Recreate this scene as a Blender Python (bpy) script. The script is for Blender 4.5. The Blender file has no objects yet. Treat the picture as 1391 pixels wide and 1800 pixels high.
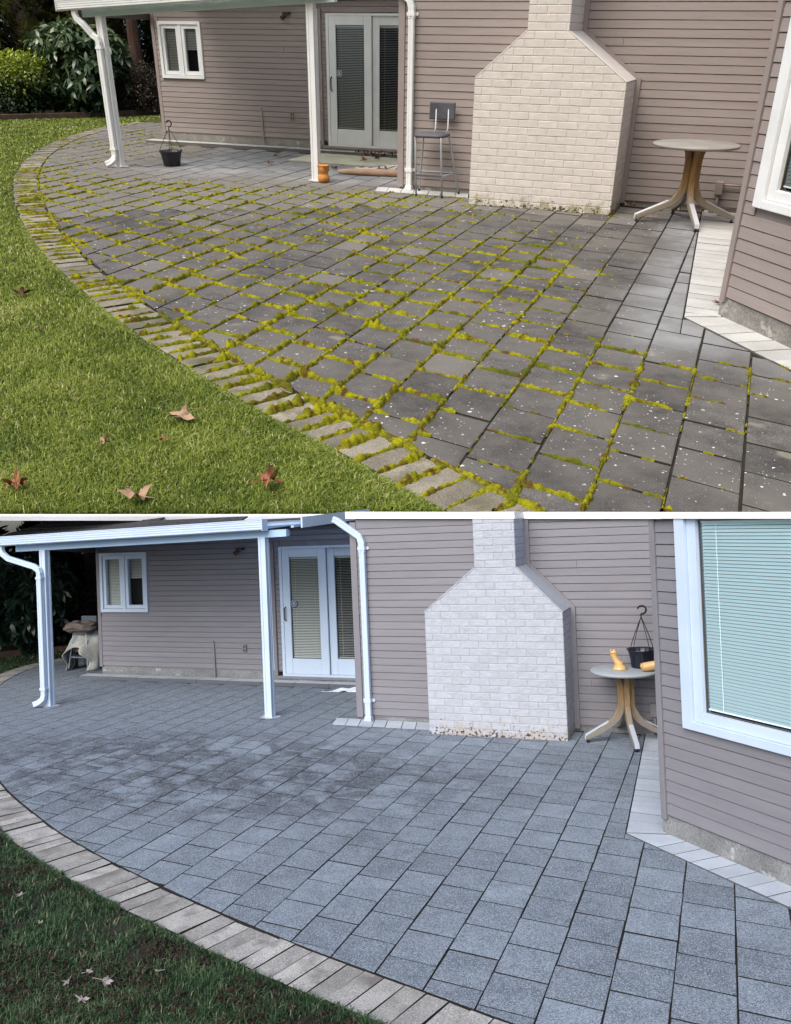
import bpy, math, random
import numpy as np
from mathutils import Matrix, Vector, noise as mnoise
from bpy import context as ctx
R = math.radians
scene = ctx.scene
col = scene.collection

# ------------------------------------------------------------------ camera, sky, sun, exposure
CB = Vector((0.4991, -1.5985, 2.5421))                       # the eye, in the frame of the washed patio
RIGHT = Vector((0.93216, 0.35968, -0.04125)); DOWN = Vector((-0.04168, -0.00656, -0.99911)); FWD = Vector((-0.35963, 0.93305, 0.00888))
cam_d = bpy.data.cameras.new('camera'); cam = bpy.data.objects.new('camera', cam_d); col.objects.link(cam)
cam_d.sensor_fit = 'HORIZONTAL'; cam_d.sensor_width = 36.0; cam_d.lens = 36.0 * 1500 / 1391
cam_d.clip_end = 2000; cam_d.clip_start = 0.05
m3 = Matrix((RIGHT, -DOWN, -FWD)).transposed()
cam.matrix_world = Matrix.Translation(CB) @ m3.to_4x4()
scene.camera = cam

SUN_EL = 40.0
_a = R(28)                                                    # behind the viewer, from the left
_h = (-Vector((FWD.x, FWD.y, 0)).normalized() * math.cos(_a) - Vector((RIGHT.x, RIGHT.y, 0)).normalized() * math.sin(_a))
to_sun = Vector((_h.x * math.cos(R(SUN_EL)), _h.y * math.cos(R(SUN_EL)), math.sin(R(SUN_EL))))
world = bpy.data.worlds.new('World'); scene.world = world; world.use_nodes = True
wn = world.node_tree.nodes; wl = world.node_tree.links
sky = wn.new('ShaderNodeTexSky'); sky.sky_type = 'NISHITA'; sky.sun_disc = False
sky.sun_elevation = R(SUN_EL); sky.sun_rotation = math.atan2(_h.x, _h.y)
sky.dust_density = 3.0; sky.ozone_density = 1.0; sky.air_density = 1.0
bg = wn['Background']; bg.inputs['Strength'].default_value = 0.12
wl.new(sky.outputs['Color'], bg.inputs['Color'])
sun_d = bpy.data.lights.new('sun', 'SUN'); sun_d.energy = 1.9; sun_d.angle = R(48); sun_d.color = (1.0, 0.97, 0.93)
sun = bpy.data.objects.new('sun', sun_d); col.objects.link(sun)
sun.rotation_euler = to_sun.to_track_quat('Z', 'Y').to_euler()
scene.view_settings.view_transform = 'Standard'; scene.view_settings.look = 'None'
scene.view_settings.gamma = 1.0; scene.view_settings.use_curve_mapping = False
scene.view_settings.exposure = 0.70
scene.cycles.max_bounces = 6; scene.cycles.diffuse_bounces = 3; scene.cycles.transparent_max_bounces = 8

# ------------------------------------------------------------------ two places: the mossy terrace above, the washed patio below
KT = 3.4
RREL = Matrix(((0.97293, 0.06364, 0.22216), (0.04441, 0.89193, -0.44999), (-0.22679, 0.44767, 0.86496)))
CT = Vector((0.6218, -3.2954, 1.9399))
M_T = Matrix.Translation(CB) @ RREL.to_4x4() @ Matrix.Scale(KT, 4) @ Matrix.Translation(-CT)
M_B = Matrix.Identity(4)

T = dict(id='T', M=M_T, cam=CT, xAl=-9.994, yA=11.80, zfA=.199, zso=2.06, xw0=-9.862, xw1=-8.962, zw1=2.038, zw0=1.12, xpi=-7.812, zpi1=.674,
         xou=-7.21, zou=.571, xq1=-6.70, xd0=-6.47, xd1=-5.67, zd1=2.16, zd0=.135, xBl=-3.901, yB=8.538, zfB=.05, xds=-3.726, zbr=2.118, zlb=.262,
         xc0=-2.627, yC=7.719, zcs=1.438, xc1=-.839, xn0=-2.029, xn1=-1.547, zcn=1.94, xb=.660, yb=3.782, zfY=.161, xp1=-8.70, yp=8.688,
         zbmL=2.07, zbmR=2.235, xp2=-5.25, th=.911, s0=.125, zbw=.853, wtop=2.75, word='mossy')
B = dict(id='B', M=M_B, cam=CB, xAl=-9.819, yA=10.513, zfA=.199, zso=2.19, xw0=-9.748, xw1=-8.758, zw1=2.167, zw0=1.136, xpi=-7.47, zpi1=.657,
         xou=-6.888, zou=.548, xq1=-6.40, xd0=-6.172, xd1=-5.383, zd1=2.171, zd0=.139, xBl=-3.987, yB=8.434, zfB=.056, xds=-3.821, zbr=2.194, zlb=.258,
         xc0=-2.851, yC=7.911, zcs=1.43, xc1=-1.228, xn0=-2.221, xn1=-1.735, zcn=1.942, xb=-.002, yb=5.352, zfY=.162, xp1=-8.91, yp=8.308,
         zbmL=2.304, zbmR=2.375, xp2=-5.21, th=.744, s0=.235, zbw=.889, wtop=2.53, word='clean')

# ------------------------------------------------------------------ materials
def mat(name, c1, c2=None, scale=6.0, rough=.7, bump=.0, bscale=60.0, detail=5.0, rand=0.0, spec=.3, metal=0.0, mixlo=.35, mixhi=.65, extra=None, speck=None, coat=0.0, stretch=None, trans=0.0):
    m = bpy.data.materials.new(name); m.use_nodes = True
    nt = m.node_tree; N = nt.nodes; L = nt.links; b = N['Principled BSDF']
    b.inputs['Roughness'].default_value = rough; b.inputs['Specular IOR Level'].default_value = spec; b.inputs['Metallic'].default_value = metal
    b.inputs['Coat Weight'].default_value = coat
    tc = N.new('ShaderNodeTexCoord'); oi = N.new('ShaderNodeObjectInfo')
    off = N.new('ShaderNodeVectorMath'); off.operation = 'MULTIPLY'; off.inputs[1].default_value = (37, 53, 71)
    cmb = N.new('ShaderNodeCombineXYZ')
    for i in range(3): L.new(oi.outputs['Random'], cmb.inputs[i])
    L.new(cmb.outputs[0], off.inputs[0])
    add = N.new('ShaderNodeVectorMath'); add.operation = 'ADD'
    src = tc.outputs['Object']
    if stretch:
        mp = N.new('ShaderNodeVectorMath'); mp.operation = 'MULTIPLY'; mp.inputs[1].default_value = stretch; L.new(src, mp.inputs[0]); src = mp.outputs[0]
    L.new(src, add.inputs[0]); L.new(off.outputs[0], add.inputs[1])
    vec = add.outputs[0]
    def noise(s, d=5.0, v=vec, ro=.6):
        n = N.new('ShaderNodeTexNoise'); n.inputs['Scale'].default_value = s; n.inputs['Detail'].default_value = d; n.inputs['Roughness'].default_value = ro
        L.new(v, n.inputs['Vector']); return n.outputs['Fac']
    def ramp(f, lo, hi):
        r = N.new('ShaderNodeMapRange'); r.inputs['From Min'].default_value = lo; r.inputs['From Max'].default_value = hi; L.new(f, r.inputs['Value']); return r.outputs[0]
    def mix(f, a, bb, mode='MIX'):
        x = N.new('ShaderNodeMix'); x.data_type = 'RGBA'; x.blend_type = mode
        if isinstance(f, float): x.inputs[0].default_value = f
        else: L.new(f, x.inputs[0])
        for i, c in ((6, a), (7, bb)):
            if isinstance(c, tuple): x.inputs[i].default_value = (*c, 1)
            else: L.new(c, x.inputs[i])
        return x.outputs[2]
    def math_(op, a, bb=None):
        x = N.new('ShaderNodeMath'); x.operation = op
        for i, c in ((0, a), (1, bb)):
            if c is None: continue
            if isinstance(c, (int, float)): x.inputs[i].default_value = c
            else: L.new(c, x.inputs[i])
        return x.outputs[0]
    c = c1
    if c2 is not None: c = mix(ramp(noise(scale, detail), mixlo, mixhi), c1, c2)
    if speck:                                                 # (scale, dark factor, light factor)
        f = ramp(noise(speck[0], 2.0), .3, .7)
        g = N.new('ShaderNodeMapRange'); g.inputs['To Min'].default_value = speck[1]; g.inputs['To Max'].default_value = speck[2]; L.new(f, g.inputs['Value'])
        cc = N.new('ShaderNodeCombineColor')
        for i in range(3): L.new(g.outputs[0], cc.inputs[i])
        c = mix(1.0, c, cc.outputs[0], 'MULTIPLY')
    if rand:
        g = N.new('ShaderNodeMapRange'); g.inputs['To Min'].default_value = 1 - rand; g.inputs['To Max'].default_value = 1 + rand; L.new(oi.outputs['Random'], g.inputs['Value'])
        cc = N.new('ShaderNodeCombineColor')
        for i in range(3): L.new(g.outputs[0], cc.inputs[i])
        c = mix(1.0, c, cc.outputs[0], 'MULTIPLY')
    bh = None
    if bump:
        bh = noise(bscale, 4.0)
    if extra:
        r = extra(dict(N=N, L=L, noise=noise, ramp=ramp, mix=mix, math=math_, tc=tc, vec=vec, col=c, b=b, oi=oi, bh=bh))
        c, bh = r if isinstance(r, tuple) else (r, bh)
    if isinstance(c, tuple): b.inputs['Base Color'].default_value = (*c, 1)
    else: L.new(c, b.inputs['Base Color'])
    if bh is not None and bump:
        bp = N.new('ShaderNodeBump'); bp.inputs['Strength'].default_value = 1.0; bp.inputs['Distance'].default_value = bump; L.new(bh, bp.inputs['Height']); L.new(bp.outputs[0], b.inputs['Normal'])
    if trans:
        t = N.new('ShaderNodeBsdfTranslucent'); ms = N.new('ShaderNodeMixShader'); ms.inputs[0].default_value = trans
        if isinstance(c, tuple): t.inputs[0].default_value = (*c, 1)
        else: L.new(c, t.inputs[0])
        L.new(b.outputs[0], ms.inputs[1]); L.new(t.outputs[0], ms.inputs[2]); L.new(ms.outputs[0], N['Material Output'].inputs[0])
    return m

def glass_mat(name, tint, refl):
    m = bpy.data.materials.new(name); m.use_nodes = True; N = m.node_tree.nodes; L = m.node_tree.links
    N.remove(N['Principled BSDF'])
    t = N.new('ShaderNodeBsdfTransparent'); t.inputs[0].default_value = (*tint, 1)
    g = N.new('ShaderNodeBsdfGlossy'); g.inputs['Roughness'].default_value = .02; g.inputs[0].default_value = (.9, .95, 1, 1)
    f = N.new('ShaderNodeFresnel'); f.inputs[0].default_value = refl
    ms = N.new('ShaderNodeMixShader'); L.new(f.outputs[0], ms.inputs[0]); L.new(t.outputs[0], ms.inputs[1]); L.new(g.outputs[0], ms.inputs[2])
    L.new(ms.outputs[0], N['Material Output'].inputs[0]); return m

def leaf_mat(name, c1, c2, c3=None, rough=.45, trans=.25, spec=.4):
    m = bpy.data.materials.new(name); m.use_nodes = True; N = m.node_tree.nodes; L = m.node_tree.links; b = N['Principled BSDF']
    at = N.new('ShaderNodeAttribute'); at.attribute_name = 'tone'
    r = N.new('ShaderNodeValToRGB'); r.color_ramp.elements[0].color = (*c1, 1); r.color_ramp.elements[1].color = (*c2, 1)
    if c3:
        e = r.color_ramp.elements.new(.92); e.color = (*c2, 1); r.color_ramp.elements[-1].color = (*c3, 1); r.color_ramp.elements[1].position = .7
    L.new(at.outputs['Fac'], r.inputs[0]); L.new(r.outputs[0], b.inputs['Base Color'])
    b.inputs['Roughness'].default_value = rough; b.inputs['Specular IOR Level'].default_value = spec
    t = N.new('ShaderNodeBsdfTranslucent'); L.new(r.outputs[0], t.inputs[0])
    ms = N.new('ShaderNodeMixShader'); ms.inputs[0].default_value = trans
    L.new(b.outputs[0], ms.inputs[1]); L.new(t.outputs[0], ms.inputs[2]); L.new(ms.outputs[0], N['Material Output'].inputs[0])
    return m

# ------------------------------------------------------------------ mesh helpers
class MB:
    def __init__(s): s.v = []; s.f = []; s.mi = {}
    def add(s, verts, faces):
        n = len(s.v); s.v += [tuple(p) for p in verts]; s.f += [tuple(i + n for i in f) for f in faces]; return s
    def box(s, x0, x1, y0, y1, z0, z1):
        return s.hexa([(x0, y0, z0), (x1, y0, z0), (x1, y1, z0), (x0, y1, z0), (x0, y0, z1), (x1, y0, z1), (x1, y1, z1), (x0, y1, z1)])
    def hexa(s, p):
        return s.add(p, [(3, 2, 1, 0), (4, 5, 6, 7), (0, 1, 5, 4), (1, 2, 6, 5), (2, 3, 7, 6), (3, 0, 4, 7)])
    def bbox(s, x0, x1, y0, y1, z0, z1, b=.004):              # box with chamfered edges
        xs, ys, zs = (x0, x1), (y0, y1), (z0, z1); V = []; idx = {}
        for i in (0, 1):
            for j in (0, 1):
                for k in (0, 1):
                    sx = b if i == 0 else -b; sy = b if j == 0 else -b; sz = b if k == 0 else -b
                    for a, q in enumerate(((xs[i], ys[j] + sy, zs[k] + sz), (xs[i] + sx, ys[j], zs[k] + sz), (xs[i] + sx, ys[j] + sy, zs[k]))):
                        idx[i, j, k, a] = len(V); V.append(q)
        F = []
        for i in (0, 1): F.append([idx[i, 0, 0, 0], idx[i, 1, 0, 0], idx[i, 1, 1, 0], idx[i, 0, 1, 0]])
        for j in (0, 1): F.append([idx[0, j, 0, 1], idx[1, j, 0, 1], idx[1, j, 1, 1], idx[0, j, 1, 1]])
        for k in (0, 1): F.append([idx[0, 0, k, 2], idx[1, 0, k, 2], idx[1, 1, k, 2], idx[0, 1, k, 2]])
        for j in (0, 1):
            for k in (0, 1): F.append([idx[0, j, k, 1], idx[1, j, k, 1], idx[1, j, k, 2], idx[0, j, k, 2]])
        for i in (0, 1):
            for k in (0, 1): F.append([idx[i, 0, k, 0], idx[i, 1, k, 0], idx[i, 1, k, 2], idx[i, 0, k, 2]])
        for i in (0, 1):
            for j in (0, 1): F.append([idx[i, j, 0, 0], idx[i, j, 1, 0], idx[i, j, 1, 1], idx[i, j, 0, 1]])
        for i in (0, 1):
            for j in (0, 1):
                for k in (0, 1): F.append([idx[i, j, k, 0], idx[i, j, k, 1], idx[i, j, k, 2]])
        c = Vector(((x0 + x1) / 2, (y0 + y1) / 2, (z0 + z1) / 2)); FF = []
        for f in F:
            p = [Vector(V[i]) for i in f]; n = (p[1] - p[0]).cross(p[2] - p[0])
            FF.append(tuple(f) if n.dot(sum(p, Vector()) / len(p) - c) > 0 else tuple(reversed(f)))
        return s.add(V, FF)
    def ring_sweep(s, rings, closed_ends=True):               # rings: list of equal-length point loops
        n = len(rings[0]); V = [p for r in rings for p in r]; F = []
        for i in range(len(rings) - 1):
            for j in range(n): F.append((i * n + j, i * n + (j + 1) % n, (i + 1) * n + (j + 1) % n, (i + 1) * n + j))
        if closed_ends: F.append(tuple(reversed(range(n)))); F.append(tuple((len(rings) - 1) * n + j for j in range(n)))
        return s.add(V, F)
    def tube(s, path, r, n=10, up=(0, 0, 1)):
        P = [Vector(p) for p in path]; rings = []
        for i, p in enumerate(P):
            d = (P[min(i + 1, len(P) - 1)] - P[max(i - 1, 0)]).normalized()
            u = Vector(up)
            if abs(d.dot(u)) > .95: u = Vector((1, 0, 0))
            a = d.cross(u).normalized(); b_ = a.cross(d).normalized()
            rr = r[i] if isinstance(r, (list, tuple)) else r
            rings.append([p + (a * math.cos(2 * math.pi * k / n) + b_ * math.sin(2 * math.pi * k / n)) * rr for k in range(n)])
        return s.ring_sweep(rings)
    def rect_tube(s, path, w, h, up=(0, 0, 1), sec=None):     # rectangular section swept along a path
        P = [Vector(p) for p in path]; rings = []
        for i, p in enumerate(P):
            d = (P[min(i + 1, len(P) - 1)] - P[max(i - 1, 0)]).normalized()
            u = Vector(up); a = d.cross(u)
            if a.length < .1: a = d.cross(Vector((1, 0, 0)))
            a.normalize(); b_ = a.cross(d).normalized()
            sc = sec or [(-1, -1), (1, -1), (1, 1), (-1, 1)]
            ww = w[i] if isinstance(w, (list, tuple)) else w; hh = h[i] if isinstance(h, (list, tuple)) else h
            rings.append([p + a * q[0] * ww / 2 + b_ * q[1] * hh / 2 for q in sc])
        return s.ring_sweep(rings)
    def lathe(s, prof, c=(0, 0, 0), n=32, fn=None):
        rings = []
        for r_, z_ in prof:
            ring = []
            for k in range(n):
                a = 2 * math.pi * k / n; rr = r_ * (fn(a, z_) if fn else 1); ring.append((c[0] + rr * math.cos(a), c[1] + rr * math.sin(a), c[2] + z_))
            rings.append(ring)
        return s.ring_sweep(rings)
    def grid(s, fn, nu, nv):
        V = [fn(i / nu, j / nv) for j in range(nv + 1) for i in range(nu + 1)]; w = nu + 1
        return s.add(V, [(j * w + i, j * w + i + 1, (j + 1) * w + i + 1, (j + 1) * w + i) for j in range(nv) for i in range(nu)])
    def mesh(s, name, o=(0, 0, 0)):
        me = bpy.data.meshes.new(name)
        ov = Vector(o); me.from_pydata([tuple(Vector(p) - ov) for p in s.v], [], s.f); 
        for i, k in s.mi.items(): me.polygons[i].material_index = k
        me.update(); return me

def fast_mesh(name, V, F, tone=None):                          # numpy: F is (n,3) or (n,4)
    me = bpy.data.meshes.new(name); V = np.asarray(V, np.float32); F = np.asarray(F, np.int32); k = F.shape[1]
    me.vertices.add(len(V)); me.vertices.foreach_set('co', V.ravel())
    me.loops.add(F.size); me.loops.foreach_set('vertex_index', F.ravel())
    me.polygons.add(len(F)); me.polygons.foreach_set('loop_start', np.arange(0, F.size, k, dtype=np.int32))
    if tone is not None:
        a = me.attributes.new('tone', 'FLOAT', 'POINT'); a.data.foreach_set('value', np.asarray(tone, np.float32))
    me.update(calc_edges=True); return me

BASE = {}
def smooth(o, on=True):
    o.data.polygons.foreach_set('use_smooth', [on] * len(o.data.polygons)); return o
def empty(name, P, loc, label, cat, group=None):
    o = bpy.data.objects.new(name, None); col.objects.link(o); o.empty_display_size = .1
    o.matrix_world = P['M'] @ Matrix.Translation(loc); BASE[o.name] = Vector(loc)
    o['label'] = label; o['category'] = cat
    if group: o['group'] = group
    return o
def part(name, mb, m, parent, sm=False, shift=None):
    """mb in place coordinates; becomes a child of parent (a thing or a part)."""
    o0 = BASE[parent.name]
    me = mb.mesh(name, o0) if isinstance(mb, MB) else mb
    o = bpy.data.objects.new(name, me); col.objects.link(o); o.parent = parent; BASE[o.name] = o0
    if me.materials: pass
    else: me.materials.append(m)
    if sm: smooth(o)
    return o
def solo(name, mb, m, P, loc, label=None, cat=None, group=None, kind=None, sm=False):
    me = mb.mesh(name, loc) if isinstance(mb, MB) else mb
    o = bpy.data.objects.new(name, me); col.objects.link(o); o.matrix_world = P['M'] @ Matrix.Translation(loc); BASE[o.name] = Vector(loc)
    if not me.materials: me.materials.append(m)
    if label: o['label'] = label
    if cat: o['category'] = cat
    if group: o['group'] = group
    if kind: o['kind'] = kind
    if sm: smooth(o)
    return o
def bevel(o, w=.004, seg=2):
    md = o.modifiers.new('bevel', 'BEVEL'); md.width = w; md.segments = seg; md.limit_method = 'ANGLE'; return o

# 2D polygon helpers
def clip(poly, n, d):                                          # keep n.p <= d
    out = []
    for i in range(len(poly)):
        a, b = poly[i], poly[(i + 1) % len(poly)]
        da = n[0] * a[0] + n[1] * a[1] - d; db = n[0] * b[0] + n[1] * b[1] - d
        if da <= 0: out.append(a)
        if (da < 0 < db) or (db < 0 < da):
            t = da / (da - db); out.append((a[0] + (b[0] - a[0]) * t, a[1] + (b[1] - a[1]) * t))
    return out
def clip_convex(poly, hull):                                   # hull counter-clockwise
    for i in range(len(hull)):
        a, b = hull[i], hull[(i + 1) % len(hull)]; n = (b[1] - a[1], -(b[0] - a[0]))
        poly = clip(poly, n, n[0] * a[0] + n[1] * a[1])
        if len(poly) < 3: return []
    return poly
def area(p): return .5 * sum(p[i][0] * p[(i + 1) % len(p)][1] - p[(i + 1) % len(p)][0] * p[i][1] for i in range(len(p)))
def tidy(p, e=.004):
    o = []
    for q in p:
        if not o or math.hypot(q[0] - o[-1][0], q[1] - o[-1][1]) > e: o.append(q)
    while len(o) > 1 and math.hypot(o[0][0] - o[-1][0], o[0][1] - o[-1][1]) < e: o.pop()
    return o
def inset(poly, d):
    n = len(poly); L = []
    for i in range(n):
        a, b = poly[i], poly[(i + 1) % n]; l = math.hypot(b[0] - a[0], b[1] - a[1]) or 1e-6
        L.append((a, ((b[0] - a[0]) / l, (b[1] - a[1]) / l)))
    out = []
    for i in range(n):
        (a, u), (b, w) = L[i - 1], L[i]
        pa = (a[0] - u[1] * d, a[1] + u[0] * d); pb = (b[0] - w[1] * d, b[1] + w[0] * d)
        cr = u[0] * w[1] - u[1] * w[0]
        if abs(cr) < 1e-3: out.append(pb); continue
        t = ((pb[0] - pa[0]) * w[1] - (pb[1] - pa[1]) * w[0]) / cr
        out.append((pa[0] + u[0] * t, pa[1] + u[1] * t))
    return out
def slab_piece(mb, poly, z0, z1, b, side=0):                           # prism with an eased top edge, poly ccw
    n = len(poly); t = inset(poly, b); t2 = inset(poly, b * .3)
    V = [(p[0], p[1], z0) for p in poly] + [(p[0], p[1], z1 - b * .8) for p in poly] + [(p[0], p[1], z1 - b * .22) for p in t2] + [(p[0], p[1], z1) for p in t]
    F = []
    for k in range(3):
        for i in range(n):
            if k < side: mb.mi[len(mb.f) + len(F)] = 1
            F.append((k * n + i, k * n + (i + 1) % n, (k + 1) * n + (i + 1) % n, (k + 1) * n + i))
    F.append(tuple(3 * n + i for i in range(n)))
    return mb.add(V, F)
def spline(pts, step=.1):
    P = [Vector((*p, 0)) for p in pts]; P = [P[0] * 2 - P[1]] + P + [P[-1] * 2 - P[-2]]; out = []
    for i in range(1, len(P) - 2):
        n = max(2, int((P[i + 1] - P[i]).length / step))
        for k in range(n):
            t = k / n; a, b, c, d = P[i - 1], P[i], P[i + 1], P[i + 2]
            q = .5 * ((2 * b) + (c - a) * t + (2 * a - 5 * b + 4 * c - d) * t * t + (3 * b - a - 3 * c + d) * t ** 3)
            out.append((q.x, q.y))
    out.append((P[-2].x, P[-2].y)); return out
#@@PART2
# ------------------------------------------------------------------ material set
def paver_extra_T(k):
    N, L = k['N'], k['L']
    pc = N.new('ShaderNodeTexCoord'); k['m_tc'] = pc; T['patio_tc'] = pc
    # blotchy dark film over bare concrete, paler where it has been rubbed off
    big = k['ramp'](k['noise'](1.1, 4.0, pc.outputs['Object']), .42, .62)
    c = k['mix'](big, k['col'], (.135, .125, .112))
    bare = k['ramp'](k['noise'](2.3, 3.0), .66, .72)
    c = k['mix'](k['math']('MULTIPLY', bare, .6), c, (.27, .245, .20))
    c = k['mix'](k['math']('MULTIPLY', k['math']('GREATER_THAN', k['oi'].outputs['Random'], .95), .35), c, (.22, .205, .18))
    # cleaner, paler stones: under the cover where rain never falls, and the swept strip along the bay
    sx = N.new('ShaderNodeSeparateXYZ'); L.new(pc.outputs['Object'], sx.inputs[0])
    wob = k['math']('MULTIPLY', k['math']('SUBTRACT', k['noise'](.9, 3.0, pc.outputs['Object']), .5), 2.2)
    por = k['math']('MULTIPLY', k['ramp'](k['math']('ADD', sx.outputs[1], wob), 8.3, 9.1), k['ramp'](k['math']('ADD', sx.outputs[0], wob), -8.7, -7.9))
    strip = k['math']('MULTIPLY', k['ramp'](k['math']('ADD', sx.outputs[0], k['math']('MULTIPLY', wob, .35)), -.25, .15), k['ramp'](k['math']('ADD', sx.outputs[1], k['math']('MULTIPLY', wob, .6)), 2.3, 3.2))
    clean = k['math']('MAXIMUM', por, strip)
    c = k['mix'](k['math']('MULTIPLY', clean, .92), c, k['mix'](k['ramp'](k['noise'](3.0, 4.0), .4, .6), (.265, .27, .272), (.195, .20, .205)))
    # crusty white lichen dots of uneven size
    for sc, th, w in ((11.0, .80, .17), (22.0, .62, .21), (55.0, .72, .25)):
        v = N.new('ShaderNodeTexVoronoi'); v.inputs['Scale'].default_value = sc; v.inputs['Randomness'].default_value = 1.0
        wv = N.new('ShaderNodeVectorMath'); wv.operation = 'ADD'
        nz = N.new('ShaderNodeTexNoise'); nz.inputs['Scale'].default_value = 70.0; L.new(k['vec'], nz.inputs['Vector'])
        ml = N.new('ShaderNodeVectorMath'); ml.operation = 'SCALE'; ml.inputs['Scale'].default_value = .022; L.new(nz.outputs['Color'], ml.inputs[0])
        L.new(k['vec'], wv.inputs[0]); L.new(ml.outputs[0], wv.inputs[1]); L.new(wv.outputs[0], v.inputs['Vector'])
        sp = N.new('ShaderNodeSeparateColor'); L.new(v.outputs['Color'], sp.inputs[0])
        on = k['math']('GREATER_THAN', sp.outputs[0], th)
        rad = k['math']('MULTIPLY', sp.outputs[1], w)
        dot = k['math']('LESS_THAN', v.outputs['Distance'], rad)
        zone = k['ramp'](k['noise'](.9, 2.0, pc.outputs['Object']), .38, .52)
        f = k['math']('MULTIPLY', k['math']('MULTIPLY', on, dot), k['math']('MULTIPLY', zone, k['math']('SUBTRACT', 1.0, clean)))
        c = k['mix'](f, c, (.62, .63, .60))
    return c
def paver_extra_B(k):
    N, L = k['N'], k['L']
    pc = N.new('ShaderNodeTexCoord'); B['patio_tc'] = pc
    sx = N.new('ShaderNodeSeparateXYZ'); L.new(pc.outputs['Object'], sx.inputs[0])
    dx = k['math']('DIVIDE', k['math']('ADD', sx.outputs[0], 4.9), 3.6); dy = k['math']('DIVIDE', k['math']('SUBTRACT', sx.outputs[1], 6.0), 1.6)
    rr = k['math']('ADD', k['math']('MULTIPLY', dx, dx), k['math']('MULTIPLY', dy, dy))
    z = k['math']('MAXIMUM', k['math']('MULTIPLY', k['ramp'](k['noise'](.55, 3.0, pc.outputs['Object']), .54, .68), .6), k['math']('MULTIPLY', k['ramp'](rr, 1.2, .3), k['ramp'](k['noise'](1.8, 3.0, pc.outputs['Object']), .40, .50)))          # damp patches still drying, ragged inside each stone
    inner = k['ramp'](k['noise'](5.0, 3.0), .34, .54)
    c = k['mix'](k['math']('MULTIPLY', k['math']('MULTIPLY', z, inner), .92), k['col'], (.045, .051, .064))
    v = N.new('ShaderNodeTexVoronoi'); v.inputs['Scale'].default_value = 210.0; L.new(k['vec'], v.inputs['Vector'])
    sp = N.new('ShaderNodeSeparateColor'); L.new(v.outputs['Color'], sp.inputs[0])
    c = k['mix'](k['math']('MULTIPLY', k['math']('GREATER_THAN', sp.outputs[0], .80), .55), c, (.42, .48, .58))
    c = k['mix'](k['math']('MULTIPLY', k['math']('LESS_THAN', sp.outputs[0], .16), .6), c, (.035, .04, .05))
    return c
def edging_extra(stain, pit):
    def f(k):
        c = k['mix'](k['ramp'](k['noise'](3.2, 4.0), .50, .66), k['col'], stain)
        p = k['ramp'](k['noise'](95.0, 2.0), .63, .70)
        return k['mix'](k['math']('MULTIPLY', p, .8), c, pit)
    return f
def chimney_extra(dirt, chip, hgt):
    def f(k):
        N, L = k['N'], k['L']
        tc = N.new('ShaderNodeTexCoord'); f.tc = tc
        sx = N.new('ShaderNodeSeparateXYZ'); L.new(tc.outputs['Object'], sx.inputs[0])
        n1 = k['noise'](9.0, 5.0, tc.outputs['Object']); n2 = k['noise'](30.0, 4.0, tc.outputs['Object'])
        low = k['math']('SUBTRACT', k['math']('MULTIPLY', n1, hgt * 3.4), sx.outputs[2])
        m = k['ramp'](low, hgt * 1.25, hgt * 1.75)
        c = k['mix'](k['math']('MULTIPLY', m, .8), k['col'], dirt)
        low2 = k['math']('SUBTRACT', k['math']('MULTIPLY', n2, hgt * 3.6), sx.outputs[2])
        m2 = k['ramp'](low2, hgt * 1.80, hgt * 1.92)
        return k['mix'](m2, c, chip)
    return f
def siding_extra(k):
    g = k['noise'](3.0, 3.0)
    c = k['mix'](k['math']('MULTIPLY', k['ramp'](g, .55, .75), .25), k['col'], (.20, .17, .155))
    kn = k['ramp'](k['noise'](11.0, 2.0), .735, .76)
    return k['mix'](k['math']('MULTIPLY', kn, .55), c, (.10, .08, .075))
MT, MBm = {}, {}
chT = chimney_extra((.30, .27, .13), (.06, .055, .025), .24); chB = chimney_extra((.36, .33, .31), (.055, .04, .035), .30)
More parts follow.
